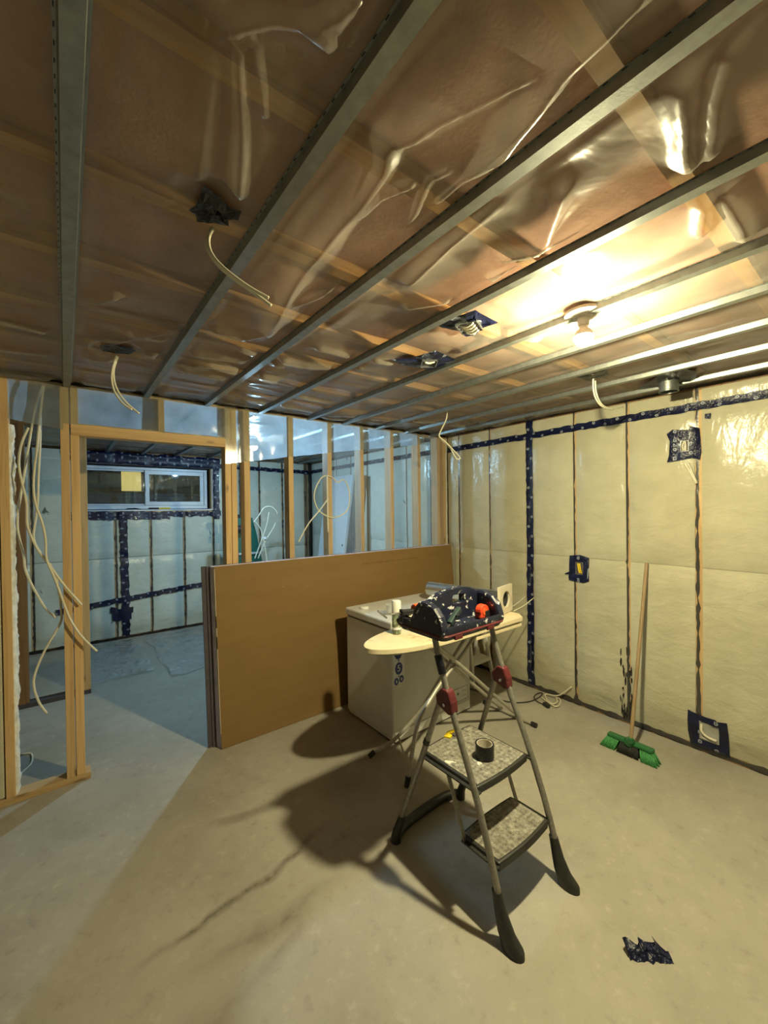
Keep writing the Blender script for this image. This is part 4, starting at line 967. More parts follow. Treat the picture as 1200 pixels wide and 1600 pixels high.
MB().tube([O + ax * .008 + side * -.09 + up * .09 + side * .003, O + ax * .010 + side * .09 + up * .09], .004, 6).build('plate_groove', 'dark_edge', vpl)
for d, (p, q) in enumerate((((2.60, 1.83, .835), (2.98, 1.92, .865)), ((2.60, 1.78, .828), (2.95, 1.83, .868)))):
    MB().tube([p, tuple((Vector(p) + Vector(q)) / 2 + Vector((0, 0, -.012))), q], .0035, 6, smooth=1).build('wire_tail', 'cable', duct, smooth=True)

# ---------------------------------------------------------------- ironing board
ib = empty('ironing_board', (1.95, 1.86, 0), 'cream ironing board on crossed tube legs in front of the freezer', 'ironing board')
def board_outline(x0, x1, yc, hw, n=40):
    top = []
    for k in range(n + 1):
        t = (k / n) ** 2.2 if k < n * .75 else .531 + (1 - .531) * (k - n * .75) / (n * .25); x = x0 + (x1 - x0) * t
        u = min(1, t / .42); w = hw * (1 - (1 - u) ** 2.2) ** .55
        if t > .95: w = hw * (1 - .35 * ((t - .95) / .05) ** 2)
        top.append((x, w))
    return [(x, yc - w) for x, w in top] + [(x, yc + w) for x, w in reversed(top)]
def slab_xy(out, z0, z1): return MB().prism([(x, y, z0) for x, y in out], (0, 0, z1 - z0))
YC = 1.86
slab_xy(board_outline(1.315, 2.60, YC, .195), .790, .820).build('board_cover', 'cream', ib, bevel=.012)
slab_xy(board_outline(1.36, 2.56, YC, .165), .772, .788).build('board_deck', 'cream_tube', ib)
MB().box(2.05, 2.545, YC - .185, YC - .17, .750, .772).box(2.05, 2.545, YC + .17, YC + .185, .750, .772).box(2.53, 2.545, YC - .17, YC + .17, .750, .772).build('iron_rest', 'cream', ib, bevel=.004)
for s in (-1, 1):
    y1 = YC + s * .035
    yf = YC + (.32 if s > 0 else -.10)
    MB().tube([(1.527, 1.76, .03), (1.578, 1.77, .193), (1.625, 1.78, .324), (1.72, 1.79, .405), (1.865, 1.81, .496), (2.065, 1.825, .60), (2.30, 1.83, .772)] if s < 0 else [(1.519, 2.10, .03), (1.644, 2.06, .065), (1.811, 2.02, .185), (1.886, 1.96, .32), (1.98, 1.91, .48), (2.119, 1.89, .635), (2.30, 1.885, .772)], .0125, 10, smooth=2).build('leg', 'cream_tube', ib, smooth=True)
    x_, y_ = (1.519, 2.10) if s > 0 else (1.524, 1.76)
    MB().tube([(x_ - .018, y_ + .004 * s, .017), (x_ + .02, y_ - .004, .040)] if s > 0 else [(x_ - .002, y_, .003), (x_ + .010, y_ + .002, .055)], .0165, 10).build('foot_cap', 'black', ib, smooth='auto')
    y2 = YC + s * .075
    MB().tube([(2.655, y2, .030), (2.45, y2, .20), (1.95, y2 - s * .0, .625), (1.77, y2, .772)], .0125, 10, smooth=1).build('leg', 'cream_tube', ib, smooth=True)
MB().tube([(2.655, YC - .20, .018), (2.655, YC + .22, .018)], .0125, 10).build('foot_bar', 'cream_tube', ib, smooth='auto')
for y in (YC - .205, YC + .225): MB().lathe((2.655, y - .02, .018), [(.0165, 0), (.0165, .04)], 10, 'y').build('foot_cap', 'black', ib, smooth='auto')
MB().tube([(2.045, YC - .085, .545), (2.045, YC + .085, .545)], .008, 8).build('pivot_rod', 'steel', ib, smooth='auto')
MB().tube([(1.548, 1.764, .10), (1.62, 1.90, .085), (1.70, 2.045, .10)], .006, 8, smooth=1).build('leg_spreader', 'cream_tube', ib, smooth=True)
MB().tube([(1.76, YC - .09, .765), (1.76, YC + .09, .765)], .007, 8).build('top_rod', 'steel', ib, smooth='auto')

can = empty('spray_can', (1.612, 1.945, .8205), 'slim green-labelled spray can with tall white cap on the ironing board', 'spray can')
MB().lathe((1.612, 1.945, .8205), [(.026, 0), (.0285, .004), (.0285, .115), (.026, .124)], 24).build('can_body', 'can_label', can, smooth='auto')
MB().lathe((1.612, 1.945, .8205), [(.029, .126), (.0295, .128), (.0285, .200), (.0255, .206), (.012, .207)], 24).build('cap', 'white_plastic', can, smooth='auto')
MB().lathe((1.612, 1.945, .8205), [(.0291, .030), (.0291, .044)], 24, caps=False).build('white_band', 'sticker_white', can, smooth='auto')

# ---------------------------------------------------------------- step ladder with tool tray
sl = empty('step_ladder', (1.45, 1.2, 0), 'paint-spattered two-step ladder with a tool tray on top', 'step ladder')
RX = ((1.243, 1.258), (1.640, 1.642))           # rail x at the foot and at the top
for i, (xa, xb) in enumerate(RX):
    fr_ = MB().tube([(xa, .90, .05), (xa, .955, .26), (xa + (xb - xa) * .5, 1.045, .50), (xb, 1.175, .78), (xb, 1.235, .95), (xb, 1.262, 1.045)], .0135, 12, smooth=1).build('front_rail', 'ladder_tube', sl, smooth=True)
    sx = xa + .0
    bt = MB()
    secs = [((.935, .175), .017, .019), ((.915, .10), .022, .026), ((.895, .05), .026, .036), ((.872, .022), .029, .048), ((.868, .0), .028, .046)]
    vv = []
    for (yc_, zc_), rx, ry in secs:
        for k in range(16):
            a = 2 * math.pi * k / 16; vv.append((xa + rx * math.cos(a), yc_ + ry * math.sin(a), max(0.0, zc_)))
    ff = [(j * 16 + k, j * 16 + (k + 1) % 16, (j + 1) * 16 + (k + 1) % 16, (j + 1) * 16 + k) for j in range(len(secs) - 1) for k in range(16)]
    ff += [tuple(range(16))[::-1], tuple(64 + k for k in range(16))]
    bt.add(vv, ff).build('rubber_boot', 'black_rubber', fr_, smooth='auto')
    # hinge bracket
    hb_ = MB().prism([(xb - .021, 1.145, .745), (xb - .021, 1.165, .735), (xb - .021, 1.235, .760), (xb - .021, 1.240, .800), (xb - .021, 1.205, .840), (xb - .021, 1.170, .835), (xb - .021, 1.150, .79)], (.044, 0, 0)).build('hinge_bracket', 'maroon', sl, bevel=.008)
    MB().lathe((xb - .027, 1.185, .775), [(.007, 0), (.007, .056)], 10, 'x').build('rivet', 'steel', hb_, smooth='auto')
    # rear leg
    xr0 = (1.228, 1.690)[i]
    rl_ = MB().tube([(xb, 1.222, .79), (xb + (xr0 - xb) * .5, 1.35, .44), (xr0, 1.505, .045)], .0130, 12).build('rear_leg', 'ladder_tube', sl, smooth='auto')
    MB().tube([(xr0 + (xb - xr0) * .12, 1.462, .145), (xr0, 1.500, .05), (xr0, 1.508, .004)], [.0165, .021, .026], 12).build('rubber_foot', 'black_rubber', rl_, smooth='auto')
MB().tube([(1.232, 1.502, .024), (1.30, 1.535, .022), (1.46, 1.552, .022), (1.62, 1.552, .022), (1.688, 1.512, .03)], [.017, .022, .024, .022, .017], 12, smooth=2).build('rear_foot_bar', 'black_rubber', sl, smooth=True)
def tread(x0, x1, y0, y1, z0, z1, bow, nm):
    def outl(ins):
        pts = []; n = 8
        for k in range(n + 1):
            t = k / n; pts.append((x0 + ins + (x1 - x0 - 2 * ins) * t, y0 + ins - bow * math.sin(math.pi * t)))
        for k in range(n + 1):
            t = k / n; pts.append((x1 - ins - (x1 - x0 - 2 * ins) * t, y1 - ins + bow * .8 * math.sin(math.pi * t)))
        return pts
    sf_ = MB().prism([(x, y, z0) for x, y in outl(0)], (0, 0, z1 - z0)).build('step_frame', 'black_rubber', sl, bevel=.008)
    o = MB().prism([(x, y, z1 - .001) for x, y in outl(.012)], (0, 0, .003)).build('step_tread', 'tread', sf_, bevel=.001)
tread(1.275, 1.622, 1.045, 1.375, .452, .486, .010, 'upper')
tread(1.272, 1.620, .945, 1.135, .212, .250, .010, 'lower')
for x in (1.268, 1.628):
    MB().bar((x, 1.20, .47), (x, 1.105, .225), .005, .018, (1, 0, 0)).build('step_link', 'ladder_tube', sl)
    MB().bar((x, 1.03, .47), (x, 1.36, .468), .006, .020, (1, 0, 0)).build('step_bracket', 'black_rubber', sl)
    MB().bar((x, .945, .235), (x, 1.12, .232), .006, .022, (1, 0, 0)).build('step_bracket', 'black_rubber', sl)
MB().tube([(1.2565, 1.213, .892), (1.2575, 1.240, .965)], .0175, 12).build('tape_wrap', 'tape_black', sl, smooth='auto')
MB().tube([(1.248, 1.302, .575), (1.247, 1.310, .553)], .0160, 10).build('leg_button', 'black', sl, smooth='auto')
# tool tray: a moulded tub with a cross wall and two bulging ends
def rr(x0, x1, y0, y1, r, z, n=5):
    out = []
    for cx, cy, a0_ in ((x1 - r, y1 - r, 0), (x0 + r, y1 - r, 90), (x0 + r, y0 + r, 180), (x1 - r, y0 + r, 270)):
        for k in range(n + 1):
            a = math.radians(a0_ + 90 * k / n); out.append((cx + r * math.cos(a), cy + r * math.sin(a), z))
    return out
def loft(rings, cap=(True, True)):
    m = MB(); n = len(rings[0]); m.v = [tuple(p) for r_ in rings for p in r_]
    for j in range(len(rings) - 1):
        for k in range(n): m.f.append((j * n + k, j * n + (k + 1) % n, (j + 1) * n + (k + 1) % n, (j + 1) * n + k))
    if cap[0]: m.f.append(tuple(range(n))[::-1])
    if cap[1]: m.f.append(tuple((len(rings) - 1) * n + k for k in range(n)))
    return m
X0, X1, Y0, Y1 = 1.236, 1.664, 1.186, 1.498
loft([rr(X0 + .012, X1 - .012, Y0 + .014, Y1 - .014, .03, 1.030), rr(X0, X1, Y0 + .002, Y1 - .002, .035, 1.048), rr(X0 - .002, X1 + .002, Y0, Y1, .036, 1.082), rr(X0, X1, Y0 + .002, Y1 - .002, .034, 1.088),
      rr(X0 + .010, X1 - .010, Y0 + .012, Y1 - .012, .028, 1.087), rr(X0 + .016, X1 - .016, Y0 + .018, Y1 - .018, .024, 1.062)]).build('tray_tub', 'navy_plastic', sl, smooth='auto')
loft([rr(X0 - .003, X1 + .003, Y0 - .001, Y1 + .001, .037, 1.048), rr(X0 - .006, X1 + .006, Y0 - .004, Y1 + .004, .038, 1.053), rr(X0 - .003, X1 + .003, Y0 - .001, Y1 + .001, .037, 1.058)]).build('tray_trim', 'maroon', sl, smooth='auto')
def arch(hole):
    pts = [(1.262, 1.062), (1.258, 1.12), (1.275, 1.155), (1.315, 1.180), (1.37, 1.200), (1.43, 1.210), (1.53, 1.212), (1.585, 1.202), (1.622, 1.178), (1.642, 1.14), (1.642, 1.062)]
    hx0, hx1, hz0, hz1 = 1.445, 1.530, 1.138, 1.182
    # two halves round the hand hole
    L_ = [p for p in pts if p[0] < 1.487] + [(1.487, 1.211), (1.487, hz1), (hx0 + .008, hz1), (hx0, hz1 - .008), (hx0, hz0 + .008), (hx0 + .008, hz0), (1.487, hz0), (1.487, 1.062)]
    R_2 = [(1.487, 1.062), (1.487, hz0), (hx1 - .008, hz0), (hx1, hz0 + .008), (hx1, hz1 - .008), (hx1 - .008, hz1), (1.487, hz1), (1.487, 1.211)] + [p for p in pts if p[0] > 1.487]
    m = MB(); m.prism([(x, 1.325, z) for x, z in L_], (0, .036, 0)); m.prism([(x, 1.325, z) for x, z in R_2], (0, .036, 0))
    return m
arch(True).build('tray_wall', 'navy_plastic', sl)
for xa, xb in ((1.232, 1.276), (1.626, 1.668)):
    pr = [(1.188, 1.05), (1.190, 1.085), (1.208, 1.135), (1.240, 1.168), (1.290, 1.186), (1.335, 1.184), (1.365, 1.155), (1.385, 1.105), (1.43, 1.085), (1.498, 1.078), (1.498, 1.05)]
    MB().prism([(xa, y, z) for y, z in pr], (xb - xa, 0, 0)).build('tray_end', 'navy_plastic', sl, bevel=.014)
for x in (1.33, 1.55): MB().box(x - .025, x + .025, 1.182, 1.192, 1.03, 1.05).build('tray_clip', 'maroon', sl, bevel=.004)

# things in the tray and on the steps
tm = empty('tape_measure', (1.585, 1.262, 1.064), 'orange-red tape measure in the right end of the ladder tray', 'tape measure')
MB().prism([(1.585 + .033 * c_, 1.244, 1.097 + .033 * s_) for c_, s_ in [(math.cos(a), math.sin(a)) for a in [math.radians(d) for d in range(-20, 201, 20)]]] + [(1.551, 1.244, 1.066), (1.622, 1.244, 1.066)], (0, .036, 0)).build('case', 'red', tm, bevel=.005)
MB().lathe((1.585, 1.2425, 1.098), [(.018, 0), (.018, .002), (.010, .0021)], 18, 'y').build('dial', 'orange', tm, smooth='auto')
MB().box(1.585, 1.618, 1.240, 1.246, 1.068, 1.100).build('grip', 'black', tm, bevel=.003)
MB().box(1.56, 1.622, 1.246, 1.278, 1.064, 1.068).build('base_plate', 'black', tm)
kn = empty('utility_knife', (1.375, 1.255, 1.064), 'dark green utility knife lying slanted in the front of the ladder tray', 'knife')
MB().bar((1.335, 1.245, 1.082), (1.448, 1.285, 1.126), .024, .026).build('handle', 'knife', kn, bevel=.006)
MB().bar((1.335, 1.245, 1.080), (1.305, 1.236, 1.070), .018, .012).build('nose', 'black', kn, bevel=.003)
MB().prism([(1.307, 1.237, 1.066), (1.288, 1.230, 1.064), (1.305, 1.237, 1.078)], (.001, -.002, 0)).build('blade', 'steel', kn)
MB().box(1.375, 1.395, 1.236, 1.246, 1.108, 1.116).build('slider', 'black', kn, bevel=.002)
cg = empty('caulking_gun', (1.36, 1.44, 1.07), 'black caulking gun with orange collar sticking out of the ladder tray', 'caulking gun')
MB().tube([(1.128, 1.46, 1.118), (1.300, 1.438, 1.104)], .0042, 8).build('plunger_rod', 'steel', cg, smooth='auto')
MB().tube([(1.103, 1.462, 1.138), (1.150, 1.458, 1.099)], .0042, 8).build('rod_handle', 'steel', cg, smooth='auto')
MB().bar((1.225, 1.448, 1.112), (1.310, 1.440, 1.106), .030, .026).build('gun_body', 'black', cg, bevel=.006)
MB().prism([(1.222, 1.438, 1.128), (1.238, 1.438, 1.128), (1.246, 1.438, 1.09), (1.240, 1.438, 1.068), (1.226, 1.438, 1.066), (1.230, 1.438, 1.092)], (0, .018, 0)).build('trigger', 'black', cg, bevel=.003)
MB().tube([(1.300, 1.44, 1.10), (1.285, 1.435, 1.082), (1.30, 1.43, 1.072)], .010, 8, smooth=1).build('grip', 'black', cg, smooth=True)
MB().lathe((1.300, 1.438, 1.117), [(.022, 0), (.026, .004), (.026, .028), (.022, .032)], 18, 'x').build('orange_collar', 'orange', cg, smooth='auto')
MB().lathe((1.333, 1.438, 1.116), [(.022, 0), (.022, .18), (.010, .185), (.006, .23)], 16, 'x').build('barrel', 'black', cg, smooth='auto')
rg = patch([(1.262, 1.40, 1.090), (1.300, 1.385, 1.090), (1.315, 1.425, 1.09), (1.29, 1.46, 1.092), (1.262, 1.45, 1.09)], (0, 0, 1), 'plastic_scrap', 'label_paper', None, .012, 3, 3)
tag(rg, 'crumpled pale scrap in the left end of the ladder tray', 'scrap')
tr = empty('tape_roll', (1.452, 1.15, .4885), 'upright roll of dark tape on the upper ladder step', 'tape roll')
tc_ = (1.452, 1.15, .4885)
MB().lathe(tc_, [(.041, 0), (.041, .062), (.0345, .062), (.0345, 0), (.041, 0)], 32, caps=False).build('tape_winding', 'tape_black', tr, smooth='auto')
MB().lathe(tc_, [(.0344, 0), (.0344, .0615), (.0325, .0615), (.0325, 0), (.0344, 0)], 32, caps=False).build('cardboard_core', 'label_paper', tr, smooth='auto')
bp = empty('blade_pack', (1.48, 1.40, .4885), 'bright yellow card pack at the back left of the upper ladder step', 'blade pack')
MB().prism([(1.425, 1.372, .4888), (1.440, 1.345, .4888), (1.466, 1.355, .4888), (1.462, 1.374, .4888), (1.525, 1.362, .4888), (1.540, 1.378, .4888), (1.470, 1.392, .4888)], (0, 0, .006)).build('card', 'yellow', bp)
MB().box(1.468, 1.512, 1.342, 1.364, .4888, .4958).build('blade_case', 'dark_edge', bp, bevel=.002)

# ---------------------------------------------------------------- white step stool behind, partly hidden
ws = empty('folding_stool', (2.96, 2.42, 0), 'pale folding step stool between the freezer and the right wall', 'step stool')
for x0_, x1_ in ((2.84, 2.80), (3.03, 3.08)):
    MB().bar((x1_, 2.33, .005), (x0_, 2.42, .60), .030, .022, (1, 0, 0)).build('front_leg', 'white_plastic', ws, bevel=.003)
    MB().bar((x1_ + .0, 2.58, .005), (x0_, 2.44, .60), .026, .020, (1, 0, 0)).build('rear_leg', 'white_plastic', ws, bevel=.003)
MB().bar((2.82, 2.40, .21), (3.055, 2.40, .21), .12, .035).build('step', 'white_plastic', ws, bevel=.004)
MB().box(2.815, 3.055, 2.36, 2.50, .60, .625).build('seat', 'white_plastic', ws, bevel=.006)
MB().bar((2.805, 2.52, .12), (3.075, 2.52, .12), .02, .02).build('brace', 'white_plastic', ws)

# ---------------------------------------------------------------- broom
br = empty('push_broom', (2.86, 1.09, 0), 'green push broom with wooden handle leaning on the right wall', 'broom')
MB().tube([(2.815, 1.075, .085), (3.196, 1.108, 1.193)], .0115, 12).build('handle', 'handle', br, smooth='auto')
hb0, hb1 = Vector((2.850, 1.225, .072)), Vector((2.845, .955, .072))
MB().bar(hb0, hb1, .050, .022).build('head_block', 'green', br, bevel=.008)
MB().tube([(2.825, 1.078, .095), (2.815, 1.075, .118)], [.024, .014], 12).tube([(2.84, 1.09, .075), (2.822, 1.078, .10)], [.034, .022], 12).build('socket', 'green', br, smooth='auto')
rnd = random.Random(4)
def tufts(y0_, y1_, n):
    m = MB()
    for k in range(n):
        t = (k + .5) / n; y = y0_ + (y1_ - y0_) * t
        for row in range(3):
            xo = (-.016, 0, .016)[row]; sp_ = 1 + .26
            yb_ = 1.09 + (y - 1.09) * sp_; xb_ = 2.842 + xo * 2.0 - .012
            m.tube([(2.847 + xo, y, .062), ((2.847 + xo + xb_) / 2, (y + yb_) / 2, .032), (xb_, yb_ + rnd.uniform(-.003, .003), .001)], [.0042, .0055, .0058], 5)
    return m
tufts(1.225, 1.150, 9).build('green_bristles', 'bristle', br, smooth=True, kind='stuff')
tufts(1.142, 1.038, 13).build('black_bristles', 'bristle_black', br, smooth=True, kind='stuff')
tufts(1.030, .955, 9).build('green_bristles', 'bristle', br, smooth=True, kind='stuff')

# crumpled navy tape scrap on the floor
ts = MB()
def scrap(u, v):                         # crushed strip standing on its long edge, leaning back
    x = 1.538 + .106 * u + .020 * v; y = .592 - .098 * u + .035 * v
    ht = .034 + .014 * math.exp(-((u - .02) / .10) ** 2) + .012 * math.exp(-((u - .42) / .10) ** 2) + .018 * math.exp(-((u - .72) / .10) ** 2) - .020 * max(0, u - .82) / .18
    k = noise.noise(Vector((u * 9, v * 3, 3)))
    return (x + .010 * k, y + .010 * k + .012 * math.sin(u * 17) * v, .001 + ht * v * (1 - .15 * v))
ts.grid(scrap, 22, 8)
o = ts.build('tape_scrap', 'tape_plain', None, solid=.0012)
tag(o, 'crumpled navy tape scrap lying alone on the floor at the front right', 'tape scrap')

# ---------------------------------------------------------------- bare bulb of this room and of the far room
def bulb_lamp(x, y, zb, label, mat, r=.035):
    l = empty('ceiling_bulb', (x, y, zb), label, 'light bulb')
    MB().lathe((x, y, zb), [(.064, 0), (.069, -.004), (.068, -.014), (.040, -.023), (.030, -.028)], 28).build('lampholder', 'porcelain', l, smooth='auto')
    MB().lathe((x, y, zb), [(.022, -.026), (.0205, -.050), (.018, -.056)], 20).build('socket', 'porcelain', l, smooth='auto')
    R = r; cz = -.054 - R * 1.30
    neck, globe = [(.0135, -.050), (.0145, -.058)], []
    for k in range(19):                        # an LED bulb: opaque white collar above, lit globe below
        a = math.radians(62 - 152 * k / 18); p_ = (max(.001, R * math.cos(a)), cz + R * math.sin(a))
        if math.degrees(a) > 0: neck.append(p_)
        if math.degrees(a) < 9: globe.append(p_)
    b_ = MB().lathe((x, y, zb), globe, 28).build('bulb', mat, l, smooth='auto')
    MB().lathe((x, y, zb), [(q * 1.012, h) for q, h in neck], 28, caps=False).build('bulb_collar', 'porcelain', b_, smooth='auto')
    return l
bulb_lamp(1.600, .768, 2.357, 'lit bare bulb in a round white lampholder on the near ceiling', 'bulb_warm')
bulb_lamp(1.570, 4.20, 2.362, 'lit cold-white bulb on the ceiling of the room beyond the studs', 'bulb_cold')

# ---------------------------------------------------------------- cables out of the ceiling
def outlet(pname, poly, cabs, label, mat, seed, amp=.010):
    c_ = sum((Vector(p) for p in poly), Vector()) / len(poly)
    e = empty('ceiling_cable', tuple(c_), label, 'cable')
    patch([(x, y, 2.356) for x, y, z in poly], (0, 0, -1), 'tape_patch', mat, e, amp, 5, seed)
    for q in cabs: MB().tube([(q[0][0], q[0][1], 2.349)] + list(q)[1:], .0048, 8, smooth=2).build('cable', 'cable', e, smooth=True)
outlet('p1', D_patch1, (D_cable1a, D_cable1b), 'twin cream cable curling out of the large black tape patch on the ceiling', 'tape_black', 31)
outlet('p2', D_patch2, (D_cable2a, D_cable2b), 'cream cable hanging from the small black patch by the stud wall, above the doorway', 'tape_black', 32, .006)
outlet('p5', D_patch5, (D_cable5a, D_cable5b), 'twin cream cable with a sideways end below the black patch near the right wall', 'tape_black', 33, .006)
e = empty('ceiling_cable', D_cable6a[0], 'looped cream cable hanging without tape in the corner of stud wall and right wall', 'cable')
MB().tube(D_cable6a, .0050, 8, smooth=2).build('cable', 'cable', e, smooth=True)
MB().tube(D_cable6b, .0050, 8, smooth=2).build('cable', 'cable', e, smooth=True)
def ceil_box(poly, cx, cy, w, d, ang, label, seed, cable):
    e = empty('ceiling_box', (cx, cy, 2.35), label, 'electrical box')
    patch([(x, y, 2.349) for x, y, z in poly], (0, 0, -1), 'tape_patch', 'tape', e, .010, 5, seed)
    ca, sa = math.cos(ang), math.sin(ang)
    T = lambda u, v, z: (cx + u * ca - v * sa, cy + u * sa + v * ca, z)
    for (u0, u1, v0, v1) in ((-w, w, -d, -d + .004), (-w, w, d - .004, d), (-w, -w + .004, -d, d), (w - .004, w, -d, d)):
        MB().hexa([T(u0, v0, 2.334), T(u1, v0, 2.334), T(u1, v1, 2.334), T(u0, v1, 2.334)], [T(u0, v0, 2.349), T(u1, v0, 2.349), T(u1, v1, 2.349), T(u0, v1, 2.349)]).build('box_wall', 'steel', e)
    MB().hexa([T(-w, -d, 2.340), T(w, -d, 2.340), T(w, d, 2.340), T(-w, d, 2.340)], [T(-w, -d, 2.342), T(w, -d, 2.342), T(w, d, 2.342), T(-w, d, 2.342)]).build('box_back', 'dark_edge', e)
    for k in range(cable):
        a = -w * .7 + k * w * .5
        MB().tube([T(a, -d * .6, 2.337), T(a + .012, 0, 2.332), T(a + .004, d * .6, 2.337)], .0055, 8, smooth=1).build('cable_end', 'cable', e, smooth=True)
ceil_box(D_patch3, 1.315, 1.098, .050, .045, .4, 'navy-taped ceiling box with cream cable ends, nearer the lit bulb', 41, 4)
ceil_box(D_patch4, 1.480, 1.500, .046, .040, .9, 'navy-taped ceiling box with trailing tape tail, nearer the stud wall', 42, 1)
vp = empty('vent_stub', (2.885, .875, 2.35), 'galvanised vent pipe stub poking through black tape in the ceiling', 'vent pipe')
patch([(x, y, 2.350) for x, y, z in D_patch6], (0, 0, -1), 'tape_patch', 'tape_black', vp, .012, 5, 44)
MB().lathe((2.885, .875, 2.352), [(.050, 0), (.050, -.062), (.052, -.064), (.052, -.070), (.047, -.070), (.047, 0)], 28, caps=False).build('pipe', 'galv', vp, smooth='auto')
MB().lathe((2.885, .875, 2.352), [(.0515, -.030), (.0525, -.033), (.0515, -.036)], 28, caps=False).build('pipe_bead', 'galv', vp, smooth='auto')

# ---------------------------------------------------------------- boxes in the right wall
def wall_box(poly, hole, label, seed, inside):
    c_ = sum((Vector(p) for p in poly), Vector()) / len(poly)
    e = empty('wall_box', tuple(c_), label, 'electrical box')
    hy = [p[1] for p in hole]; hz = [p[2] for p in hole]; a, b, c, d = min(hy), max(hy), min(hz), max(hz)
    off = max(wall_bulge(y, z) for _, y, z in poly) * .6 + .0085
    X = XR - off
    rnd = random.Random(seed)
    # tape frame round the opening: outer outline joined to the opening
    O_ = []
    for i, p in enumerate(poly):
        q = poly[(i + 1) % len(poly)]; O_ += [Vector(p), Vector(p).lerp(Vector(q), .5)]
    ctr = Vector((X, (a + b) / 2, (c + d) / 2)); verts, f = [], []; n_ = len(O_)
    for i, p in enumerate(O_):
        dy, dz = p.y - ctr.y, p.z - ctr.z
        s_ = min((b - a) / 2 / max(abs(dy), 1e-6), (d - c) / 2 / max(abs(dz), 1e-6))
        for t in (0, .33, .67, 1):
            k = 1 + (s_ - 1) * t
            xx = wx(p.y, p.z, .003) if t == 0 else X
            verts.append((min(xx, wx(ctr.y + dy * k, ctr.z + dz * k, .003)) - rnd.uniform(0, .004) * (0 < t < 1), ctr.y + dy * k, ctr.z + dz * k))
    for i in range(n_):
        for k in range(3):
            A = i * 4 + k; B = ((i + 1) % n_) * 4 + k; f.append((A, B, B + 1, A + 1))
    o = MB().add(verts, f).build('tape_patch', 'tape', e, smooth=False)
    uvl = o.data.uv_layers.new(name='UVMap')
    for lp in o.data.loops:
        co = verts[lp.vertex_index]; uvl.data[lp.index].uv = (co[1] + .02 * seed, (co[2] / .06) % 1.0)
    for (u0, u1, v0, v1) in ((a, b, c, c + .004), (a, b, d - .004, d), (a, a + .004, c + .004, d - .004), (b - .004, b, c + .004, d - .004)):
        MB().box(X - .006, X + .001, u0, u1, v0, v1).build('box_rim', 'steel', e)
    MB().box(X - .0035, X - .0015, a + .004, b - .004, c + .004, d - .004).build('box_back', 'dark_edge' if inside != 'loop' else 'concrete', e)
    if inside == 'twin':
        for s in (-.006, .006): MB().tube([(X - .004, (a + b) / 2 + s, c + .008), (X - .013, (a + b) / 2 + s * 1.6, (c + d) / 2), (X - .004, (a + b) / 2 + s * .6, d - .008)], .0055, 8, smooth=2).build('cable_end', 'cable', e, smooth=True)
        for s in (.012, -.004): MB().tube([(wx(.90, 1.87, .006), .868 + s, 1.872), (wx(.85, 1.80, .008), .842 + s * .6, 1.80), (wx(.825, 1.73, .004), .822 + s * .3, 1.735)], .0055, 8, smooth=1).build('feed_cable', 'cable', e, smooth=True)
    elif inside == 'yellow':
        for s in (-.010, .004): MB().tube([(X - .004, (a + b) / 2 + .008 + s, d - .010), (X - .010, (a + b) / 2 + s, (c + d) / 2), (X - .004, (a + b) / 2 - .006 + s, c + .010)], .0055, 8, smooth=1).build('cable_end', 'yellow', e, smooth=True)
    else:
        MB().tube([(X - .004, b - .012, d - .012), (X - .016, b - .010, (c + d) / 2), (X - .016, (a + b) / 2 + .01, c + .028), (X - .012, a + .012, c + .022)], .0075, 8, smooth=2).build('cable_end', 'cable', e, smooth=True)
        MB().box(X - .009, X - .0036, a + .01, b - .01, c + .006, c + .014).build('box_clamp', 'gypsum', e, bevel=.002)
wall_box(D_wbox1, D_wbox1o, 'upper wall box ringed with ragged navy tape, just under the long tape band', 51, 'twin')
wall_box(D_wbox2, D_wbox2o, 'wall box with yellow cable and navy tape at switch height, left of the broom', 52, 'yellow')
wall_box(D_wbox3, D_wbox3o, 'low wall box framed in navy tape just above the floor, right of the broom', 53, 'loop')

# ---------------------------------------------------------------- cables hanging in the stud bay at the left
LAB = {'a': 'leftmost long cream cable hanging in the bay left of the doorway', 'b': 'cream cable crossing in front of the double stud, upper of the two crossing it',
       'c': 'longest cream cable across the double stud, its end pointing into the doorway', 'd': 'short cream cable in the middle of the hanging bunch left of the doorway', 'e': 'lowest cream cable of the hanging bunch, its kinked end near the floor'}
for k, pts in (('a', D_hang_a), ('b', D_hang_b), ('c', D_hang_c), ('d', D_hang_d), ('e', D_hang_e)):
    P = []
    for i, (x, y, z) in enumerate(pts):
        yy = {'a': 3.085, 'b': 3.07, 'c': 3.055, 'd': 3.10, 'e': 3.04}[k] if z > 1.95 else {'a': 3.075, 'b': 2.995, 'c': 2.978, 'd': 3.095, 'e': 3.055}[k]
        P.append((x, yy, z))
    tag(MB().tube(P, .0062, 8, smooth=2).build('hanging_cable', 'cable', smooth=True), LAB[k], 'cable', 'cables hanging left of the doorway')
tag(MB().tube([(x + .01, y + .1, .0055) for x, y, z in D_floorloop], .0055, 8, smooth=2).build('cable_loop', 'cable', smooth=True), 'pale cable loop on the floor behind the bottom plate, far left', 'cable')
cl = empty('cable_hank', D_loop[0], 'big round loop of cream cable slung over a stud above the drywall stack', 'cable')
MB().tube([(x, 3.008, z) for x, y, z in D_loop], .0055, 8, closed=True, smooth=2).build('cable_ring', 'cable', cl, smooth=True)
MB().tube([(x - .02, 3.0, z) for x, y, z in D_loop2], .0055, 8, smooth=2).build('cable_tail', 'cable', cl, smooth=True)
MB().tube([(1.745, 3.02 - .02, z) for x, y, z in D_loop3[:-1]], .0055, 8, smooth=1).build('cable_tail', 'cable', cl, smooth=True)

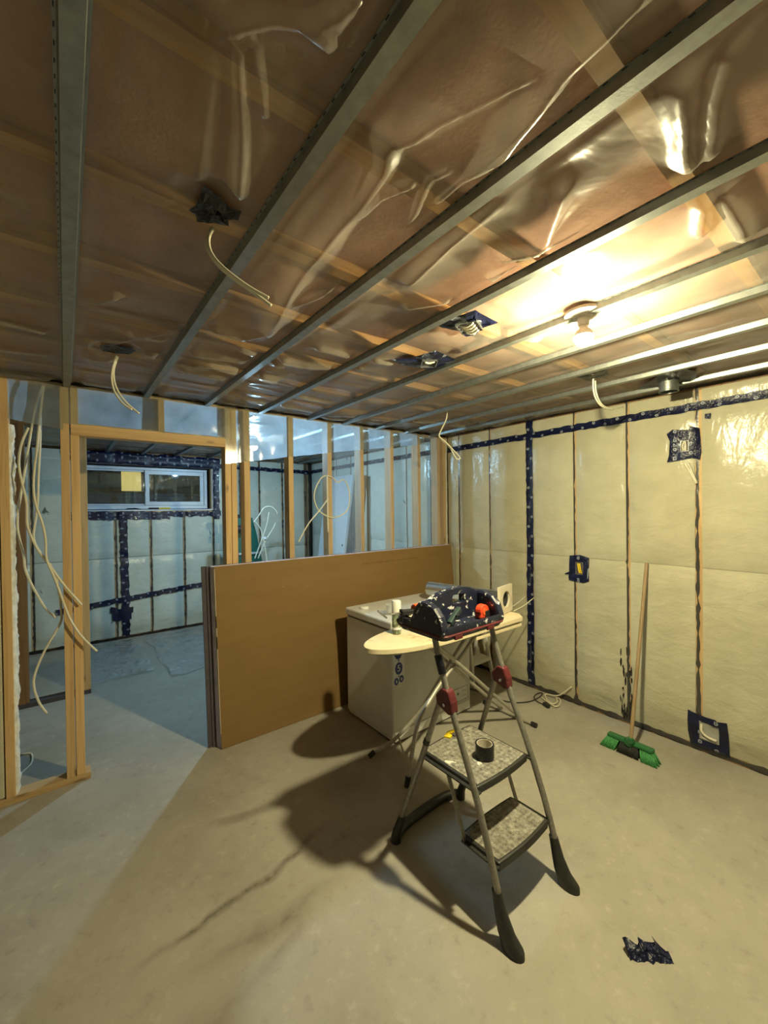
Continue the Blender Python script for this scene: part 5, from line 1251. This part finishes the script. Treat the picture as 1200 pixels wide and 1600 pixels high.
# ---------------------------------------------------------------- far room: leaning door and board, clutter, plastic on the floor
dr = empty('door_slab', (2.9, 5.05, 0), 'white panel door leaning on the wall in the far room', 'door')
def lean(x_top, x_bot, y0_, y1_, z1_, t, mat, parent, name):
    q = lambda y: [(x_bot, y, 0.002), (x_bot + t, y, .002), (x_top + t, y, z1_), (x_top, y, z1_)]
    return MB().hexa(q(y0_), q(y1_)).build(name, mat, parent, bevel=.002)
lean(3.140, 2.83, 4.70, 5.40, 2.075, .036, 'door_white', dr, 'door_leaf')
for z in (.5, 1.1): MB().lathe((3.140 + (2.83 - 3.14) * (1 - z / 2.075) - .004, 4.76, z), [(.014, 0), (.014, .006)], 12, 'x').build('hinge_hole', 'dark_edge', dr)
lean(3.128, 2.90, 4.36, 4.46, 2.04, .02, 'board_brown', None, 'leaning_board')
tag(bpy.data.objects['leaning_board'], 'narrow brown board leaning beside the white door in the far room', 'board')
lean(3.150, 2.93, 4.51, 4.66, 1.20, .018, 'board_brown', None, 'leaning_board')
tag(bpy.data.objects['leaning_board.001'], 'shorter brown board between the white door and the narrow board', 'board')
bench = empty('work_bench', (2.0, 5.3, 0), 'cluttered low bench in the far room behind the drywall stack', 'bench')
MB().box(1.55, 2.45, 5.0, 5.6, .80, .84).build('bench_top', 'white_enamel', bench, bevel=.004)
for x in (1.59, 2.41):
    for y in (5.04, 5.56): MB().box(x - .02, x + .02, y - .02, y + .02, 0, .80).build('leg', 'dark_edge', bench)
gb = empty('green_bin', (1.85, 5.35, .841), 'bottle-green plastic case standing on the far bench', 'case')
loft([rr(1.72, 2.06, 5.22, 5.46, .02, .842), rr(1.72, 1.98, 5.24, 5.44, .02, 1.30), rr(1.72, 1.93, 5.25, 5.43, .02, 1.50)]).build('case_body', 'far_green', gb, smooth='auto')
MB().box(1.76, 1.90, 5.26, 5.42, 1.50, 1.545).build('case_lid', 'black', gb, bevel=.006)
MB().box(1.73, 2.05, 5.205, 5.225, 1.03, 1.055).build('case_band', 'gypsum', gb, bevel=.003)
dr2 = empty('power_drill', (1.66, 5.2, .842), 'black power tool standing at the left of the far bench, seen between studs', 'power tool')
MB().box(1.60, 1.70, 5.14, 5.24, .842, .90).build('battery', 'black', dr2, bevel=.008)
MB().box(1.63, 1.68, 5.16, 5.22, .90, 1.30).build('grip', 'dark_edge', dr2, bevel=.012)
MB().lathe((1.58, 5.19, 1.36), [(.045, 0), (.05, .03), (.05, .16), (.03, .18)], 16, 'x').build('motor', 'black', dr2, smooth='auto')
MB().lathe((1.56, 5.19, 1.52), [(.03, 0), (.045, .02), (.045, .10), (.02, .12)], 14, 'x').build('chuck', 'black', dr2, smooth='auto')
MB().box(1.615, 1.695, 5.17, 5.21, 1.40, 1.53).build('motor_bracket', 'gypsum', dr2)
cb = empty('cable_bundle', (2.05, 5.15, .842), 'bundle of cream cables fanning up from the far bench', 'cable')
for q in (D_fc1, D_fc2, D_fc3, D_fc4):
    MB().tube([(x, 5.15, max(.845, z)) for x, y, z in q], .0085, 8, smooth=2).build('cable', 'cable', cb, smooth=True)
MB().lathe((2.05, 5.15, 1.22), [(.03, 0), (.03, .03)], 12).build('cable_tie', 'sticker_white', cb, smooth='auto')
ld = MB().lathe((2.28, 5.20, .841), [(.13, 0), (.14, .012), (.10, .035), (.03, .042)], 24).build('dark_lid', 'black', smooth='auto')
tag(ld, 'dark round lid lying at the right end of the far bench', 'lid')
mk = empty('marker_pen', (.92, 6.10, 1.627), 'black and yellow marker lying on the basement window sill', 'marker')
MB().lathe((.86, 6.085, 1.638), [(.006, 0), (.011, .01), (.011, .12)], 12, 'x').build('cap', 'black', mk, smooth='auto')
MB().lathe((.98, 6.085, 1.638), [(.010, 0), (.010, .13), (.008, .135)], 12, 'x').build('barrel', 'yellow', mk, smooth='auto')
rgb_ = patch([(.60, 6.075, 1.628), (.78, 6.075, 1.628), (.76, 6.115, 1.628), (.66, 6.12, 1.628)], (0, 0, 1), 'blue_scrap', 'tape_plain', None, .02, 4, 6)
tag(rgb_, 'balled scrap of blue tape on the basement window sill', 'tape scrap')
# loose plastic sheeting on the far floor
for nm, (xa, xb, ya, yb_), hole, lab, sd in (('plastic_sheet', (.78, 1.55, 4.35, 5.95), .2, 'clear plastic sheet spread on the far floor behind the drywall stack', 1), ('plastic_sheet', (.16, .68, 4.62, 5.95), .2, 'crumpled plastic sheet on the far floor below the basement window', 2)):
    nu, nv = 56, 80; pts = []
    for j in range(nv + 1):
        for i in range(nu + 1):
            u, v = i / nu, j / nv
            x = xa + (xb - xa) * u + .07 * noise.noise(Vector((v * 4, sd, 1))) * (u - .5) * 2; y = ya + (yb_ - ya) * v + .14 * noise.noise(Vector((u * 4, sd, 2))) * (1 - v)
            z = .004 + .030 * abs(noise.noise(Vector((x * 5 + sd, y * 4, .5)))) + .022 * abs(noise.noise(Vector((x * 13, y * 11 + sd, 4))))
            pts.append((x, min(y, 6.02), z))
    me, P, F = quad_mesh(nm, pts, nu, nv, 'film_floor', None)
    o = link_quads(nm, P, F, 'film_floor', None); tag(o, lab, 'plastic sheet')
